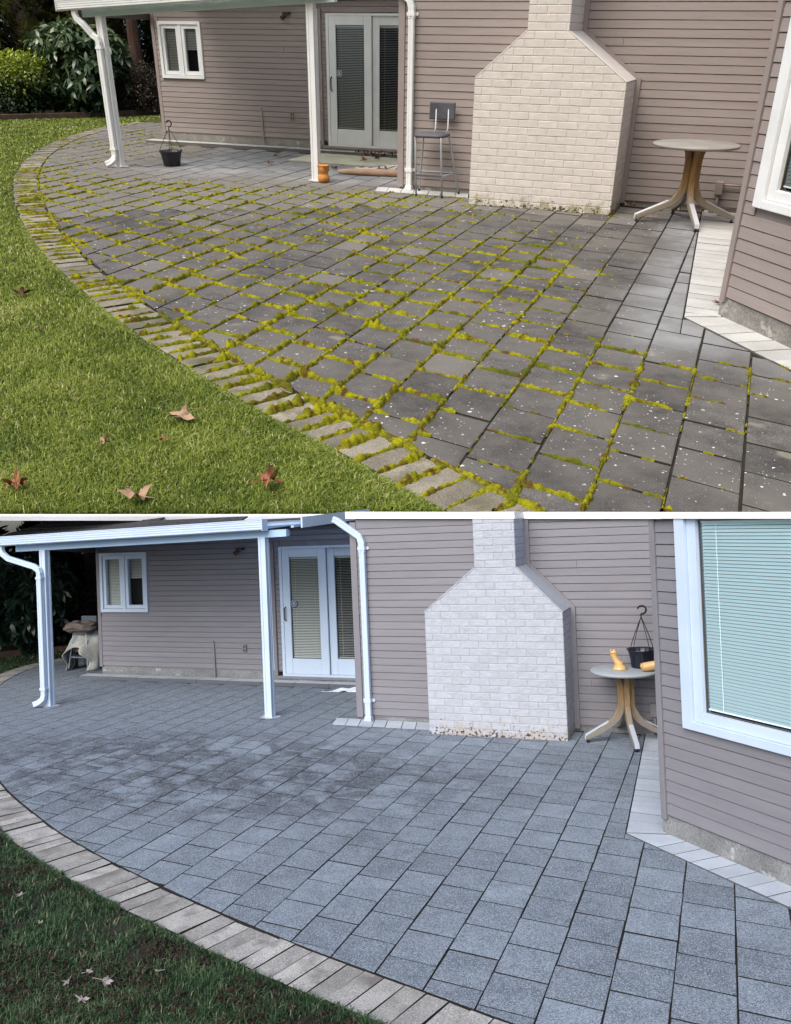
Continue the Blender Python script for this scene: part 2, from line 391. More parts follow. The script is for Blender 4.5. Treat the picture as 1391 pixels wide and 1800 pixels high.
MT.update(
    siding=mat('mauve_siding_paint', (.315, .268, .250), (.285, .243, .227), 2.0, .55, .0012, 40, rand=.05, extra=siding_extra, stretch=(1, 1, 9)),
    trim=mat('mauve_trim_paint', (.310, .262, .245), (.278, .235, .220), 3.0, .55, .001, 50),
    white=mat('white_paint', (.80, .81, .81), (.72, .74, .73), 3.0, .4, .0006, 30),
    aqua=mat('pale_aqua_paint', (.60, .72, .68), (.55, .67, .63), 2.0, .4, .0006, 30),
    chimney=mat('cream_brick_paint', (.67, .625, .575), (.60, .558, .510), 9.0, .6, .012, 19, rand=.04, extra=chT),
    paver=mat('weathered_paver', (.110, .104, .096), (.066, .062, .058), 7.0, .9, .006, 120, rand=.22, speck=(150, .50, 1.55), extra=paver_extra_T, spec=.2),
    edging=mat('buff_edging_paver', (.25, .225, .175), (.165, .148, .115), 5.0, .9, .007, 90, rand=.3, speck=(130, .6, 1.4), extra=edging_extra((.10, .10, .05), (.08, .07, .05)), spec=.2),
    band=mat('pale_slab', (.50, .50, .475), (.40, .40, .38), 3.0, .85, .0015, 120, rand=.08, speck=(140, .85, 1.12)),
    joint2=mat('slab_joint_dirt', (.13, .125, .115), None), bed=mat('jointing_sand', (.030, .026, .016), (.018, .016, .011), 12, 1.0, .006, 90),
    concrete=mat('raw_concrete', (.29, .275, .25), (.20, .19, .172), 4.0, .9, .004, 45, speck=(60, .7, 1.25), extra=lambda k: k['mix'](k['math']('MULTIPLY', k['ramp'](k['noise'](7.0, 4.0), .60, .68), .55), k['col'], (.55, .54, .51))),
    soil=mat('lawn_soil', (.060, .075, .022), (.045, .040, .020), 5.0, 1.0, .012, 30),
    moss=mat('moss', (.275, .265, .012), (.14, .145, .012), 11.0, 1.0, .009, 200, rand=0, spec=.03, speck=(300, .30, 1.6), mixlo=.42, mixhi=.60, extra=lambda k: k['mix'](k['ramp'](k['noise'](16.0, 4.0), .50, .62), k['mix'](k['ramp'](k['noise'](2.2, 3.0), .50, .66), k['col'], (.070, .085, .012)), (.095, .060, .016))),
    wood=mat('timber_edging', (.10, .065, .045), (.05, .035, .025), 6.0, .9, .004, 50),
    roof=mat('shingle', (.05, .05, .055), (.03, .03, .034), 14, .95, .004, 80, speck=(90, .6, 1.5)),
    dark=mat('brown_soffit_paint', (.060, .043, .036), (.05, .037, .031), 3, .6),
    blind=mat('blind_slat', (.60, .62, .60), None, rough=.5), blind2=mat('blind_slat_bay', (.55, .60, .60), None, rough=.5),
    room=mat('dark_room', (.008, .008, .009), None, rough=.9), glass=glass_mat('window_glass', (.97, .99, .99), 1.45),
    steel=mat('grey_enamel', (.42, .46, .49), (.36, .40, .43), 8, .35, spec=.5), seat=mat('grey_vinyl', (.105, .105, .115), (.085, .085, .095), 12, .6, .0008, 120),
    pot=mat('black_plastic', (.012, .014, .020), None, rough=.38, spec=.5), wire=mat('dark_wire', (.014, .009, .010), None, rough=.5),
    clay=mat('orange_clay', (.62, .27, .065), (.48, .20, .05), 8, .6, .002, 60),
    ttop=mat('table_laminate', (.31, .295, .265), (.25, .24, .215), 4, .5, .0005, 60), tleg=mat('worn_oak', (.36, .215, .075), (.22, .135, .055), 6, .6, .002, 60, stretch=(6, 6, 1), extra=lambda k: k['mix'](k['ramp'](k['math']('ADD', (lambda s: (k['L'].new(k['tc'].outputs['Object'], s.inputs[0]), s.outputs[2])[1])(k['N'].new('ShaderNodeSeparateXYZ')), k['math']('MULTIPLY', k['noise'](5.0, 4.0), .35)), .62, .38), k['col'], (.26, .225, .175))), alu=mat('aluminium_strip', (.62, .63, .66), None, rough=.4, metal=.3),
    deck=mat('translucent_roof_sheet', (.88, .90, .90), None, rough=.5, trans=.85),
    tweath=mat('grey_weathered_wood', (.27, .235, .185), (.19, .17, .14), 8, .8, .001, 60, stretch=(6, 6, 1)),
    hardware=mat('bronze_handle', (.07, .05, .035), None, rough=.4, metal=.5), black=mat('sticker_black', (.02, .02, .022), None, rough=.5),
)
MBm.update(  # lower set: bluish cast of its light put into paint and stone colours
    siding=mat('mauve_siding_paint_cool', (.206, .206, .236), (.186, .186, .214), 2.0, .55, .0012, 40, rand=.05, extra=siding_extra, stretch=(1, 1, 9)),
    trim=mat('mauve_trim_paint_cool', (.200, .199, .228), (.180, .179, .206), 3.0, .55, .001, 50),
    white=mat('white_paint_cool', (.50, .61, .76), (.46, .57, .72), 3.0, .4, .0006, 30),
    aqua=mat('pale_aqua_paint_blue_cast', (.38, .55, .76), (.35, .51, .72), 2.0, .4, .0006, 30),
    chimney=mat('white_brick_paint_blue_cast', (.40, .435, .50), (.36, .39, .45), 9.0, .6, .012, 19, rand=.04, extra=chB),
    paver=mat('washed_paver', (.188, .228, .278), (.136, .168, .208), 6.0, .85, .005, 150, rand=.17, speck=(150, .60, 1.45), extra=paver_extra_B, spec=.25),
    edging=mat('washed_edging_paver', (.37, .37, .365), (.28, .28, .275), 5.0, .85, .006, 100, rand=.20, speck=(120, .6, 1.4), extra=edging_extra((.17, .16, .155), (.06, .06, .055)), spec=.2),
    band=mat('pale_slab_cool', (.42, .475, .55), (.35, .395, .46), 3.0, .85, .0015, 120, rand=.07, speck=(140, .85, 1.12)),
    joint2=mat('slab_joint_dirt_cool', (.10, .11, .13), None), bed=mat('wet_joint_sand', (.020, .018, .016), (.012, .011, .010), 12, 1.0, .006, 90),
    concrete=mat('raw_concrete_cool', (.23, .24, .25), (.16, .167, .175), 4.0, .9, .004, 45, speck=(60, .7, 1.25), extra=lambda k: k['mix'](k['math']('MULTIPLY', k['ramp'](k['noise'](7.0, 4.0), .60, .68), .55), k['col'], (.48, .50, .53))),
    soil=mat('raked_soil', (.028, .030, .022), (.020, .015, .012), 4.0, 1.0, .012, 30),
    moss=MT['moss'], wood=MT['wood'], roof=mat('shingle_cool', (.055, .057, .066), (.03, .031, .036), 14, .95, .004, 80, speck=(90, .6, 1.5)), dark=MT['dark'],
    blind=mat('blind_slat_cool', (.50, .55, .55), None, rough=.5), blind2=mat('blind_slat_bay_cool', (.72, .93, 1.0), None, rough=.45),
    room=MT['room'], glass=MT['glass'], steel=mat('grey_enamel_cool', (.36, .43, .50), None, rough=.35), seat=mat('grey_vinyl_blue_cast', (.13, .16, .20), None, rough=.6),
    pot=mat('black_plastic_blue_cast', (.010, .013, .026), None, rough=.35, spec=.5), wire=MT['wire'], clay=mat('tan_clay', (.62, .40, .17), (.52, .32, .13), 8, .35, .001, 60, coat=.3),
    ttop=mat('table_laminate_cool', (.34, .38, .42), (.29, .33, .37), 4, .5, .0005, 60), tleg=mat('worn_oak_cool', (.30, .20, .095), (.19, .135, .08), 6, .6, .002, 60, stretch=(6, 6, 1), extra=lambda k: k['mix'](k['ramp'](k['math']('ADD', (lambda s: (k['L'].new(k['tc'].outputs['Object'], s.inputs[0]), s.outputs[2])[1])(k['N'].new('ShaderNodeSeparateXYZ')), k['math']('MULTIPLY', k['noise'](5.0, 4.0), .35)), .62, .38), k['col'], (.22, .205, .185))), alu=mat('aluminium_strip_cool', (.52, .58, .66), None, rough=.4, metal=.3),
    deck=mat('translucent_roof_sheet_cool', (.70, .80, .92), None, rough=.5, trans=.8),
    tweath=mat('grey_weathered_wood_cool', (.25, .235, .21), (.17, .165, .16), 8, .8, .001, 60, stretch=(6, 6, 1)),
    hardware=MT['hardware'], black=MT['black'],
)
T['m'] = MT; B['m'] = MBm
white_edge = mat('white_coping_paint', (.90, .90, .90), None, rough=.5)

# ------------------------------------------------------------------ ground, patio
EN, ED = (.3775, -.9262), -.1448                               # the terrace's front edge (T frame): keep EN.p <= ED
E0 = Vector((-.587, -.083, 0)); EU = Vector((.9262, .3775, 0)); EV = Vector((-.3775, .9262, 0))
T['outer'] = [(.35, -.34), (-.384, 0.0), (-1.087, .374), (-2.03, .87), (-2.80, 1.33), (-3.85, 2.02), (-5.14, 2.98), (-6.07, 3.74), (-7.18, 4.76), (-8.16, 5.73), (-9.10, 6.75), (-9.97, 7.80), (-11.0, 9.25), (-11.95, 10.95), (-12.55, 12.4), (-12.95, 13.9), (-13.0, 15.2)]
B['outer'] = [(.9, 1.93), (0.0, 2.06), (-.62, 2.21), (-1.292, 2.40), (-1.96, 2.59), (-2.6, 2.80), (-3.257, 3.035), (-4.02, 3.34), (-4.70, 3.64), (-5.40, 4.0), (-6.7, 4.78), (-8.2, 5.90), (-9.8, 7.35), (-11.2, 9.0), (-12.0, 10.3), (-12.3, 11.3), (-12.2, 12.4)]
T['grid'] = dict(x0=.203, pw=.3405, ph=.38, skew=-.22, y0=.93 + .05, bw=.345, ew=.165)
B['grid'] = dict(x0=.140, pw=.3165, ph=.335, skew=-.12, y0=3.19, bw=.36, ew=.142)
T['bandc'] = ((.364, 3.663), (.21, 7.7)); B['bandc'] = ((-.334, 5.301), (-.42, 7.75))

# lawns
s = 0.0
def tp(u, v): p = E0 + EU * u + EV * v; return (p.x, p.y, -.014)
mb = MB(); mb.grid(lambda a, b: (lambda w: tp(-5 - 19 * b + (10 + 26 * b) * a, 27 * b))(0), 40, 60)
lawnT = solo('lawn', mb, MT['soil'], T, (0, 0, 0), kind='structure')
mb = MB(); c = [tp(-5.4, .6), tp(5.4, .6), tp(12, 27), tp(-24, 27)]
mb.hexa([(p[0], p[1], -.16) for p in c] + [(p[0], p[1], -.05) for p in c])
solo('terrace_slab', mb, MT['concrete'], T, (0, 0, 0), kind='structure')
mb = MB(); a0, a1 = E0 - EU * 4.9 , E0 + EU * 4.9; f = Vector((.3775, -.9262, 0))
q = [a0 + f * .020, a1 + f * .020, a1 + f * .002, a0 + f * .002]
mb.hexa([(p.x, p.y, -.034) for p in q] + [(p.x, p.y, -.010) for p in q])
solo('white_edge_beam', mb, white_edge, T, tuple(E0), 'long white painted beam dividing the mossy patio above from the clean patio below', 'beam')
mb = MB(); mb.grid(lambda a, b: (-400 + 800 * a, -400 + 800 * b, -.014), 8, 8)
lawnB = solo('lawn', mb, MBm['soil'], B, (0, 0, 0), kind='structure')

def build_patio(P):
    m = P['m']; g = P['grid']; isT = P['id'] == 'T'; rnd = random.Random(5 if isT else 9)
    outer = spline(P['outer'], .06)
    # arc length walk
    acc = [0.0]
    for i in range(1, len(outer)): acc.append(acc[-1] + math.dist(outer[i], outer[i - 1]))
    def at(s):
        s = min(max(s, 0), acc[-1] - 1e-4); i = max(1, np.searchsorted(acc, s)); t = (s - acc[i - 1]) / (acc[i] - acc[i - 1] or 1)
        a, b = outer[i - 1], outer[i]; p = (a[0] + (b[0] - a[0]) * t, a[1] + (b[1] - a[1]) * t)
        A, Bq = outer[max(0, i - 4)], outer[min(len(outer) - 1, i + 4)]; d = (Bq[0] - A[0], Bq[1] - A[1]); l = math.hypot(*d)
        return p, (d[1] / l, -d[0] / l)                       # point, inward normal (curve runs right -> left, patio on its right)
    inner = []
    for k in range(int(acc[-1] / .06)):
        p, n = at(k * .06); inner.append((p[0] + n[0] * g['bw'], p[1] + n[1] * g['bw']))
    P['outer_pts'] = outer
    inn = np.array(inner); tan = np.zeros_like(inn); tan[1:-1] = inn[2:] - inn[:-2]; tan[0] = tan[1]; tan[-1] = tan[-2]; tan /= np.linalg.norm(tan, axis=1)[:, None]
    edgepoly = (EN, ED) if isT else None
    # bed
    root_mb = MB(); bedp = [p for p in outer] + [(P['xAl'] - .0, outer[-1][1]), (P['xAl'], P['yA'] + .3), (2.2, P['yA'] + .3), (2.2, -1.5 if isT else 1.2)]
    if isT: bedp = clip(bedp, EN, ED - .002)
    root_mb.add([(x, y, -.010) for x, y in bedp], [tuple(range(len(bedp)))])
    root = solo('patio', root_mb, m['bed'], P, (0, 0, 0), kind='structure')
    if area(bedp) < 0: root.data.flip_normals()
    P['patio'] = root; P['patio_tc'].object = root
    # paver columns
    c0, c1 = P['bandc']; sd = (c1[0] - c0[0], c1[1] - c0[1]); sn = (sd[1], -sd[0]); sD = sn[0] * c0[0] + sn[1] * c0[1]   # left of side: sn.p <= sD
    dn = (math.sin(P['th']), math.cos(P['th'])); dD = dn[0] * c0[0] + dn[1] * c0[1]                                       # below diagonal: dn.p <= dD
    gap = .010 if isT else .0070
    pieces = []; joints = []
    for i in range(-46, 8):
        xa = g['x0'] + i * g['pw']; xb_ = xa + g['pw']
        for j in range(-14, 50):
            ya = g['y0'] + (j + (.5 if i % 2 else 0)) * g['ph'] + (rnd.random() - .5) * (.008 if isT else .003); yb_ = ya + g['ph']
            cy = (ya + yb_) / 2; cx = (xa + xb_) / 2
            if cx > P['xBl'] - .05 and cy > P['yB'] - .02: continue
            if cx > P['xAl'] and cy > P['yA'] - .25: continue
            sk = g['skew']
            q = [(xa + gap / 2, ya + gap / 2), (xb_ - gap / 2, ya + gap / 2 + sk * g['pw']), (xb_ - gap / 2, yb_ - gap / 2 + sk * g['pw']), (xa + gap / 2, yb_ - gap / 2)]
            full = area(q)
            p = q
            if cy > inner[-1][1] - .1: continue
            for probe in ((cx, cy), q[0], q[1]):                # trim to the inside of the edging course
                kk = int(np.argmin(((inn - probe) ** 2).sum(1)))
                if math.dist(inn[kk], probe) < (.45 if probe == (cx, cy) else .12) or probe == (cx, cy):
                    nn = (-float(tan[kk][1]), float(tan[kk][0])); p = clip(p, nn, nn[0] * float(inn[kk][0]) + nn[1] * float(inn[kk][1]) - .004)
                    if len(p) < 3: break
            if len(p) < 3: continue
            if isT: p = clip(p, EN, ED)
            if len(p) < 3: continue
            if cx > P['xBl']:                                  # pale slab course along the stool wall
                if cx < P['xc0'] + .05: p = clip(p, (0, 1), P['yB'] - .36)
                if len(p) < 3: continue
            inl = all(sn[0] * a[0] + sn[1] * a[1] <= sD for a in p); ind = all(dn[0] * a[0] + dn[1] * a[1] <= dD for a in p)
            outs = [p]
            if not inl and not ind:
                outs = [clip(p, sn, sD - .004)]; p2 = clip(p, (-sn[0], -sn[1]), -sD)
                if len(p2) > 2: p2 = clip(p2, dn, dD - .004)
                if len(p2) > 2 and area(p2) > .004: outs.append(p2)
            for p in outs:
                p = tidy(p)
                if len(p) < 3 or abs(area(p)) < .004: continue
                isfull = abs(area(p) - full) < 1e-4
                cc = (sum(a[0] for a in p) / len(p), sum(a[1] for a in p) / len(p))
                pieces.append((math.dist(cc, (P['cam'].x, P['cam'].y)), p, cc, isfull, (xa, ya)))
                if isT:
                    for a in range(len(p)):
                        joints.append((p[a], p[(a + 1) % len(p)], 0))
    # which pieces the picture shows: in front, inside the view
    def seen(cc):
        if isT: w = M_T @ Vector((cc[0], cc[1], 0))
        else: w = Vector((cc[0], cc[1], 0))
        v = w - CB; z = v.dot(FWD)
        return z > .5 and abs(v.dot(RIGHT) / z) < .50 and abs(v.dot(DOWN) / z) < .64
    pieces.sort(key=lambda t: (not seen(t[2]), t[0]))
    shared = []
    bev = .012 if isT else .005
    for v in range(3):
        q = [(gap / 2, gap / 2), (g['pw'] - gap / 2, gap / 2 + g['skew'] * g['pw']), (g['pw'] - gap / 2, g['ph'] - gap / 2 + g['skew'] * g['pw']), (gap / 2, g['ph'] - gap / 2)]
        e = .003
        q = [(a + rnd.uniform(-e, e), b + rnd.uniform(-e, e)) for a, b in q]
        me = slab_piece(MB(), q, -.05, 0, bev, 2).mesh('paver'); me.materials.append(m['paver']); me.materials.append(m['bed']); shared.append(me)
    rest = MB()
    for n, (d, p, cc, isfull, xy) in enumerate(pieces):
        dz = rnd.uniform(-.003, .003) if isT else rnd.uniform(-.0008, .0008)
        if n < 300:
            if isfull:
                o = bpy.data.objects.new('paver', rnd.choice(shared)); o.location = (xy[0], xy[1], dz)
            else:
                me = slab_piece(MB(), [(a[0] - cc[0], a[1] - cc[1]) for a in p], -.05, 0, bev, 2).mesh('paver'); me.materials.append(m['paver']); me.materials.append(m['bed'])
                o = bpy.data.objects.new('paver', me); o.location = (cc[0], cc[1], dz)
            tl = .006 if isT else .0015; o.rotation_euler = (rnd.uniform(-tl, tl), rnd.uniform(-tl, tl), rnd.uniform(-.004, .004)); col.objects.link(o); o.parent = root
        else: slab_piece(rest, [(a[0], a[1]) for a in p], -.05, dz, bev, 2)
    if rest.v:
        o = part('distant_pavers', rest, m['paver'], root); o.data.materials.append(m['bed']); o['kind'] = 'stuff'
    # edging course
    s = .02; n = 0
    while s < acc[-1] - .3:
        w = g['ew'] * rnd.uniform(.94, 1.06); ge = .010 if isT else .006
        pa, na = at(s + ge / 2); pb, nb = at(s + w - ge / 2); e = .008; le = g['bw'] - .010 - (rnd.random() * .02 if isT else .004); st = rnd.uniform(0, .02 if isT else .008)
        q = [(pa[0] + na[0] * st, pa[1] + na[1] * st), (pa[0] + na[0] * le, pa[1] + na[1] * le), (pb[0] + nb[0] * le, pb[1] + nb[1] * le), (pb[0] + nb[0] * st, pb[1] + nb[1] * st)]
        if area(q) < 0: q = q[::-1]
        if isT:
            joints.append((q[0], q[1], 1)); joints.append((q[1], q[2], 1)); joints.append((q[2], q[3], 1)); q = tidy(clip(q, EN, ED))
        s += w
        if len(q) < 3 or area(q) < .003: continue
        cc = (sum(a[0] for a in q) / len(q), sum(a[1] for a in q) / len(q))
        me = slab_piece(MB(), [(a[0] - cc[0], a[1] - cc[1]) for a in q], -.05, 0, .010 if isT else .005, 2).mesh('edging_paver'); me.materials.append(m['edging']); me.materials.append(m['bed'])
        o = bpy.data.objects.new('edging_paver', me); o.location = (cc[0], cc[1], rnd.uniform(-.006, .004)); o.rotation_euler = (rnd.uniform(-.02, .02), rnd.uniform(-.02, .02), 0); col.objects.link(o); o.parent = root
    # pale slab bands: along the bay, along the stool wall, along the far wall
    def slab(poly, z=.004):
        if isT: poly = tidy(clip(poly, EN, ED))
        if len(poly) < 3: return
        if area(poly) < 0: poly = poly[::-1]
        me = slab_piece(MB(), poly, -.05, z + rnd.uniform(-.002, .002), .005, 2).mesh('pale_slab'); me.materials.append(m['band']); me.materials.append(m['joint2'])
        o = bpy.data.objects.new('pale_slab', me); col.objects.link(o); o.parent = root
    nb_ = 26; xr = P['xb'] - .02
    L_ = c1[1] - c0[1]; y = c0[1] + .10; k = 0
    while y < P['yB'] - .05:
        h = rnd.uniform(.13, .19); xl = lambda yy: c0[0] + (c1[0] - c0[0]) * (yy - c0[1]) / L_ + .006
        y1 = min(y + h, P['yB'] - .02); slab([(xl(y), y + .003 + .04), (xr, y + .003), (xr, y1 - .003), (xl(y1), y1 - .003 + .04)]); y = y1
    u = (math.cos(P['th']), -math.sin(P['th'])); cb = (P['xb'], P['yb'])
    wdt = (P['xb'] - c0[0]) * dn[0] + (P['yb'] - c0[1]) * dn[1]
    s0 = (c0[0] - P['xb']) * u[0] + (c0[1] - P['yb']) * u[1]
    slab([(c0[0] + .006, c0[1] + .01), (xr, P['yb'] + .01), (xr, c0[1] + .135), (c0[0] + .004, c0[1] + .135)])
    s = 0.0
    while s < 2.3:
        h = .20 if isT else .165
        A = lambda ss, t: (cb[0] + u[0] * ss - dn[0] * t, cb[1] + u[1] * ss - dn[1] * t)
        sl = s0 if s == 0 else s - .03
        slab([A(sl + .003, wdt - .006), A(s + h - .03 - .003, wdt - .006), A(s + h - .003, .0), A(s + .003, .0)]); s += h
    x = P['xBl'] - .32
    while x < P['xc0'] - .05:
        w = rnd.uniform(.17, .22); x1 = min(x + w, P['xc0'] - .004); slab([(x + .004 + .10, P['yB'] - .35), (x1 - .002 + .10, P['yB'] - .35), (x1 - .002, P['yB'] - .002), (x + .004, P['yB'] - .002)]) if x + .3 < P['xc0'] else None; x = x1
    x = P['xAl'] - .28
    while x < P['xd0'] + 2.6:
        x1 = x + .6; slab([(x + .003, P['yA'] - .24), (x1 - .003, P['yA'] - .24), (x1 - .003, P['yA'] - .03), (x + .003, P['yA'] - .03)], .055); x = x1
    P['joints'] = joints
build_patio(T); build_patio(B)
#@@PART3
# ------------------------------------------------------------------ houses
class Wall:                                                    # a vertical plane: u runs along it, d stands out from it
    def __init__(s, o, u, n): s.o = Vector((*o, 0)); s.u = Vector((*u, 0)); s.n = Vector((*n, 0))
    def p(s, u, z, d=0.0): q = s.o + s.u * u + s.n * d; return (q.x, q.y, z)
    def hexa(s, mb, u0, u1, z0, z1, d0, d1):
        return mb.hexa([s.p(u0, z0, d1), s.p(u1, z0, d1), s.p(u1, z0, d0), s.p(u0, z0, d0), s.p(u0, z1, d1), s.p(u1, z1, d1), s.p(u1, z1, d0), s.p(u0, z1, d0)])
def backing(mb, W, u0, u1, z0, z1, holes, d0, d1):
    us = sorted({u0, u1, *[min(max(v, u0), u1) for h in holes for v in h[:2]]}); zs = sorted({z0, z1, *[min(max(v, z0), z1) for h in holes for v in h[2:]]})
    for a, b in zip(us, us[1:]):
        for c, d in zip(zs, zs[1:]):
            if any(h[0] <= (a + b) / 2 <= h[1] and h[2] <= (c + d) / 2 <= h[3] for h in holes): continue
            W.hexa(mb, a, b, c, d, d0, d1)
    return mb
def boards(P, W, wall, u0, u1, z0, z1, holes=(), ex=.089, phase=0.0, seed=1):
    rnd = random.Random(seed); z = z0; m = P['m']['siding']; n = 0
    while z < z1 - .02:
        zt = min(z + ex, z1); zb = z + .003; ztt = zt - .003
        ivs = [(u0, u1)]
        for (a, b, c, d) in holes:
            if zt > c + .01 and z < d - .01:
                nv = []
                for (s, e) in ivs:
                    if b <= s or a >= e: nv.append((s, e)); continue
                    if a > s: nv.append((s, a))
                    if b < e: nv.append((b, e))
                ivs = nv
        cut = []
        for (s, e) in ivs:                                    # boards are butted here and there
            x = s + rnd.uniform(1.2, 11.0)
            while x < e - .6: cut.append((s, x - .0015)); s = x + .0015; x += rnd.uniform(3.0, 9.0)
            cut.append((s, e))
        for (s, e) in cut:
            if e - s < .03: continue
            j = rnd.uniform(-.002, .002)
            V = [W.p(s, zb, .001), W.p(e, zb, .001), W.p(e, zb, .019 + j), W.p(s, zb, .019 + j), W.p(s, ztt - .006, .014 + j), W.p(e, ztt - .006, .014 + j), W.p(s, ztt, .007), W.p(e, ztt, .007), W.p(s, ztt, .001), W.p(e, ztt, .001)]
            b = MB().add(V, [(3, 2, 5, 4), (4, 5, 7, 6), (6, 7, 9, 8), (0, 1, 2, 3), (0, 3, 4, 6, 8), (1, 9, 7, 5, 2)])
            cen = Vector(W.p((s + e) / 2, (zb + ztt) / 2, 0)); me = b.mesh('siding_board', cen); me.materials.append(m)
            o = bpy.data.objects.new('siding_board', me); o.location = cen - BASE[wall.name]; col.objects.link(o); o.parent = wall
            n += 1
        z += ex
    return n
def blind(W, u0, u1, z0, z1, d, pitch=.026, tilt=.5, cords=(), dep=.008):
    mb = MB(); z = z0 + .01
    while z < z1 - .012:
        dz = .010 * tilt; W_ = dep
        mb.add([W.p(u0, z - dz, d + W_), W.p(u1, z - dz, d + W_), W.p(u1, z + dz + .004, d - W_), W.p(u0, z + dz + .004, d - W_)], [(0, 1, 2, 3)]); z += pitch
    for c in cords: W.hexa(mb, c - .002, c + .002, z0, z1, d + .009, d + .011)
    W.hexa(mb, u0, u1, z1 - .03, z1, d - .012, d + .012)
    W.hexa(mb, u0, u1, z0 - .004, z0 + .006, d - .010, d + .010)
    return mb
def pane(W, u0, u1, z0, z1, d): return MB().add([W.p(u0, z0, d), W.p(u1, z0, d), W.p(u1, z1, d), W.p(u0, z1, d)], [(0, 1, 2, 3)])
def frame(W, mb, u0, u1, z0, z1, wl, wr, wb, wt, d0, d1):
    W.hexa(mb, u0, u0 + wl, z0, z1, d0, d1); W.hexa(mb, u1 - wr, u1, z0, z1, d0, d1)
    W.hexa(mb, u0 + wl, u1 - wr, z0, z0 + wb, d0, d1 - .002); W.hexa(mb, u0 + wl, u1 - wr, z1 - wt, z1, d0, d1 - .002); return mb

def zlow(x, y): return 2.466 - .0394 * (x + .042) - .0143 * (y - 5.352)     # underside of the white coping line round the lower house
def coping(x0, x1, y0, y1):
    dd = lambda x, y: .008 * ((x - CB.x) * FWD.x + (y - CB.y) * FWD.y)
    q = [(x0, y0), (x1, y0), (x1, y1), (x0, y1)]
    return MB().hexa([(x, y, zlow(x, y0)) for x, y in q] + [(x, y, zlow(x, y0) + dd(x, y0)) for x, y in q])
def build_house(P):
    m = P['m']; isT = P['id'] == 'T'
    base = ((P['xBl']), P['yA'], 0)
    h = empty('house', P, base, ('mauve clapboard house with cream brick chimney behind the mossy patio' if isT else 'mauve clapboard house with white brick chimney and shingle roof behind the clean patio'), 'house')
    WA = Wall((0, P['yA']), (1, 0), (0, -1)); WB = Wall((0, P['yB']), (1, 0), (0, -1))
    ct, st = math.cos(P['th']), math.sin(P['th']); WY = Wall((P['xb'], P['yb']), (ct, -st), (-st, -ct))
    top = P['wtop']; xe = P['xb'] + .02
    cx, cy = P['xb'] - .045 * ct, P['yb'] + .045 * st            # the bay's own corner
    bay_top = 2.9 if isT else 2.462; LB = 1.6 if isT else 1.72
    dTop = P['zd1'] + .03
    # walls
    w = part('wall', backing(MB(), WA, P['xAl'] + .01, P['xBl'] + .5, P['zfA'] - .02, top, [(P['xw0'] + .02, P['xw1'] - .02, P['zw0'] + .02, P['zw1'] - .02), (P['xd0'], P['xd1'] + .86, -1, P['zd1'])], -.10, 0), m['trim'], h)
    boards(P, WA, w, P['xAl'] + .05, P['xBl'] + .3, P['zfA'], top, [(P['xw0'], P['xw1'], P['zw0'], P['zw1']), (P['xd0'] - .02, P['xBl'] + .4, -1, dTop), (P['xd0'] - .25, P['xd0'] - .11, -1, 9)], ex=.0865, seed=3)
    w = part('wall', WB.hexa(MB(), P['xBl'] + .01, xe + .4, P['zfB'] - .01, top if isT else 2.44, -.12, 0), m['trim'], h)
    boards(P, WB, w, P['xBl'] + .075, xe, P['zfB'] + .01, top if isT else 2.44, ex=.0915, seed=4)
    if not isT:                                                # frieze under the eave, deeper towards the corner
        a, b = P['xBl'] + .07, xe
        part('frieze_board', MB().hexa([WB.p(a, 2.443, .016), WB.p(b, 2.443, .016), WB.p(b, 2.443, -.10), WB.p(a, 2.443, -.10), WB.p(a, zlow(a, P['yB']) + .02, .016), WB.p(b, zlow(b, P['yB']) + .02, .016), WB.p(b, zlow(b, P['yB']) + .02, -.10), WB.p(a, zlow(a, P['yB']) + .02, -.10)]), m['siding'], h)
        part('white_coping', coping(P['xBl'] - .05, xe, P['yB'] - .06, P['yB'] + .12), white_edge, h)
        part('white_coping', coping(P['xn0'] - .012, P['xn1'] + .012, P['yC'] - .012, P['yB'] - .07), white_edge, h)
    mb = MB(); mb.box(P['xBl'] + .01, P['xBl'] + .13, P['yB'] + .12, P['yA'] - .01, 0, top)
    part('return_wall', mb, m['siding'], h)
    sW = P['s0'] + (1.35 if isT else 1.36); zW = P['zbw'] + 1.55 if isT else 2.460; wt = .08 if isT else .003
    w = part('wall', backing(MB(), WY, -.04, LB, P['zfY'] - .01, bay_top, [(P['s0'] + .03, sW - .03, P['zbw'] + .02, zW - .02)], -.10, 0), m['trim'], h)
    boards(P, WY, w, 0.002, LB, P['zfY'], bay_top, [(P['s0'], sW, P['zbw'], zW)], ex=.0915 if not isT else .0895, seed=6)
    mb = MB(); mb.box(cx - .001, cx + .1, cy + .03, P['yB'] - .02, 0, bay_top - .01)
    part('bay_side_wall', mb, m['siding'], h)
    if not isT:                                                # flat white coping that closes the low bay wall
        q = [(s, zt, d) for s in (-.13, LB) for zt in (0, 1) for d in (.06, -.12)]; Z = lambda s, k: (2.468 - .0195 * s, 2.513 - .0245 * s)[k]
        V = [WY.p(s, Z(s, k), d) for k in (0, 1) for s, d in ((-.13, .066), (LB, .066), (LB, -.12), (-.13, -.12))]
        part('white_coping', MB().hexa(V), white_edge, h)
    e = WY.p(LB, 0, 0); mb = MB(); mb.box(e[0] - .004, e[0] + 2.5, e[1] + .004, e[1] + .12, 0, bay_top if isT else 2.40)
    part('bay_front_wall', mb, m['siding'], h)
    # foundations
    part('foundation', WA.hexa(WA.hexa(MB(), P['xAl'] + .02, P['xd0'] - .12, -.05, P['zfA'] - .02, -.1, .004), P['xd0'] - .12, P['xBl'] + .2, -.05, P['zd0'] - .055, -.1, .05), m['concrete'], h)
    part('foundation', WB.hexa(MB(), P['xBl'] + .02, xe, -.05, P['zfB'] - .012, -.1, -.004), m['concrete'], h)
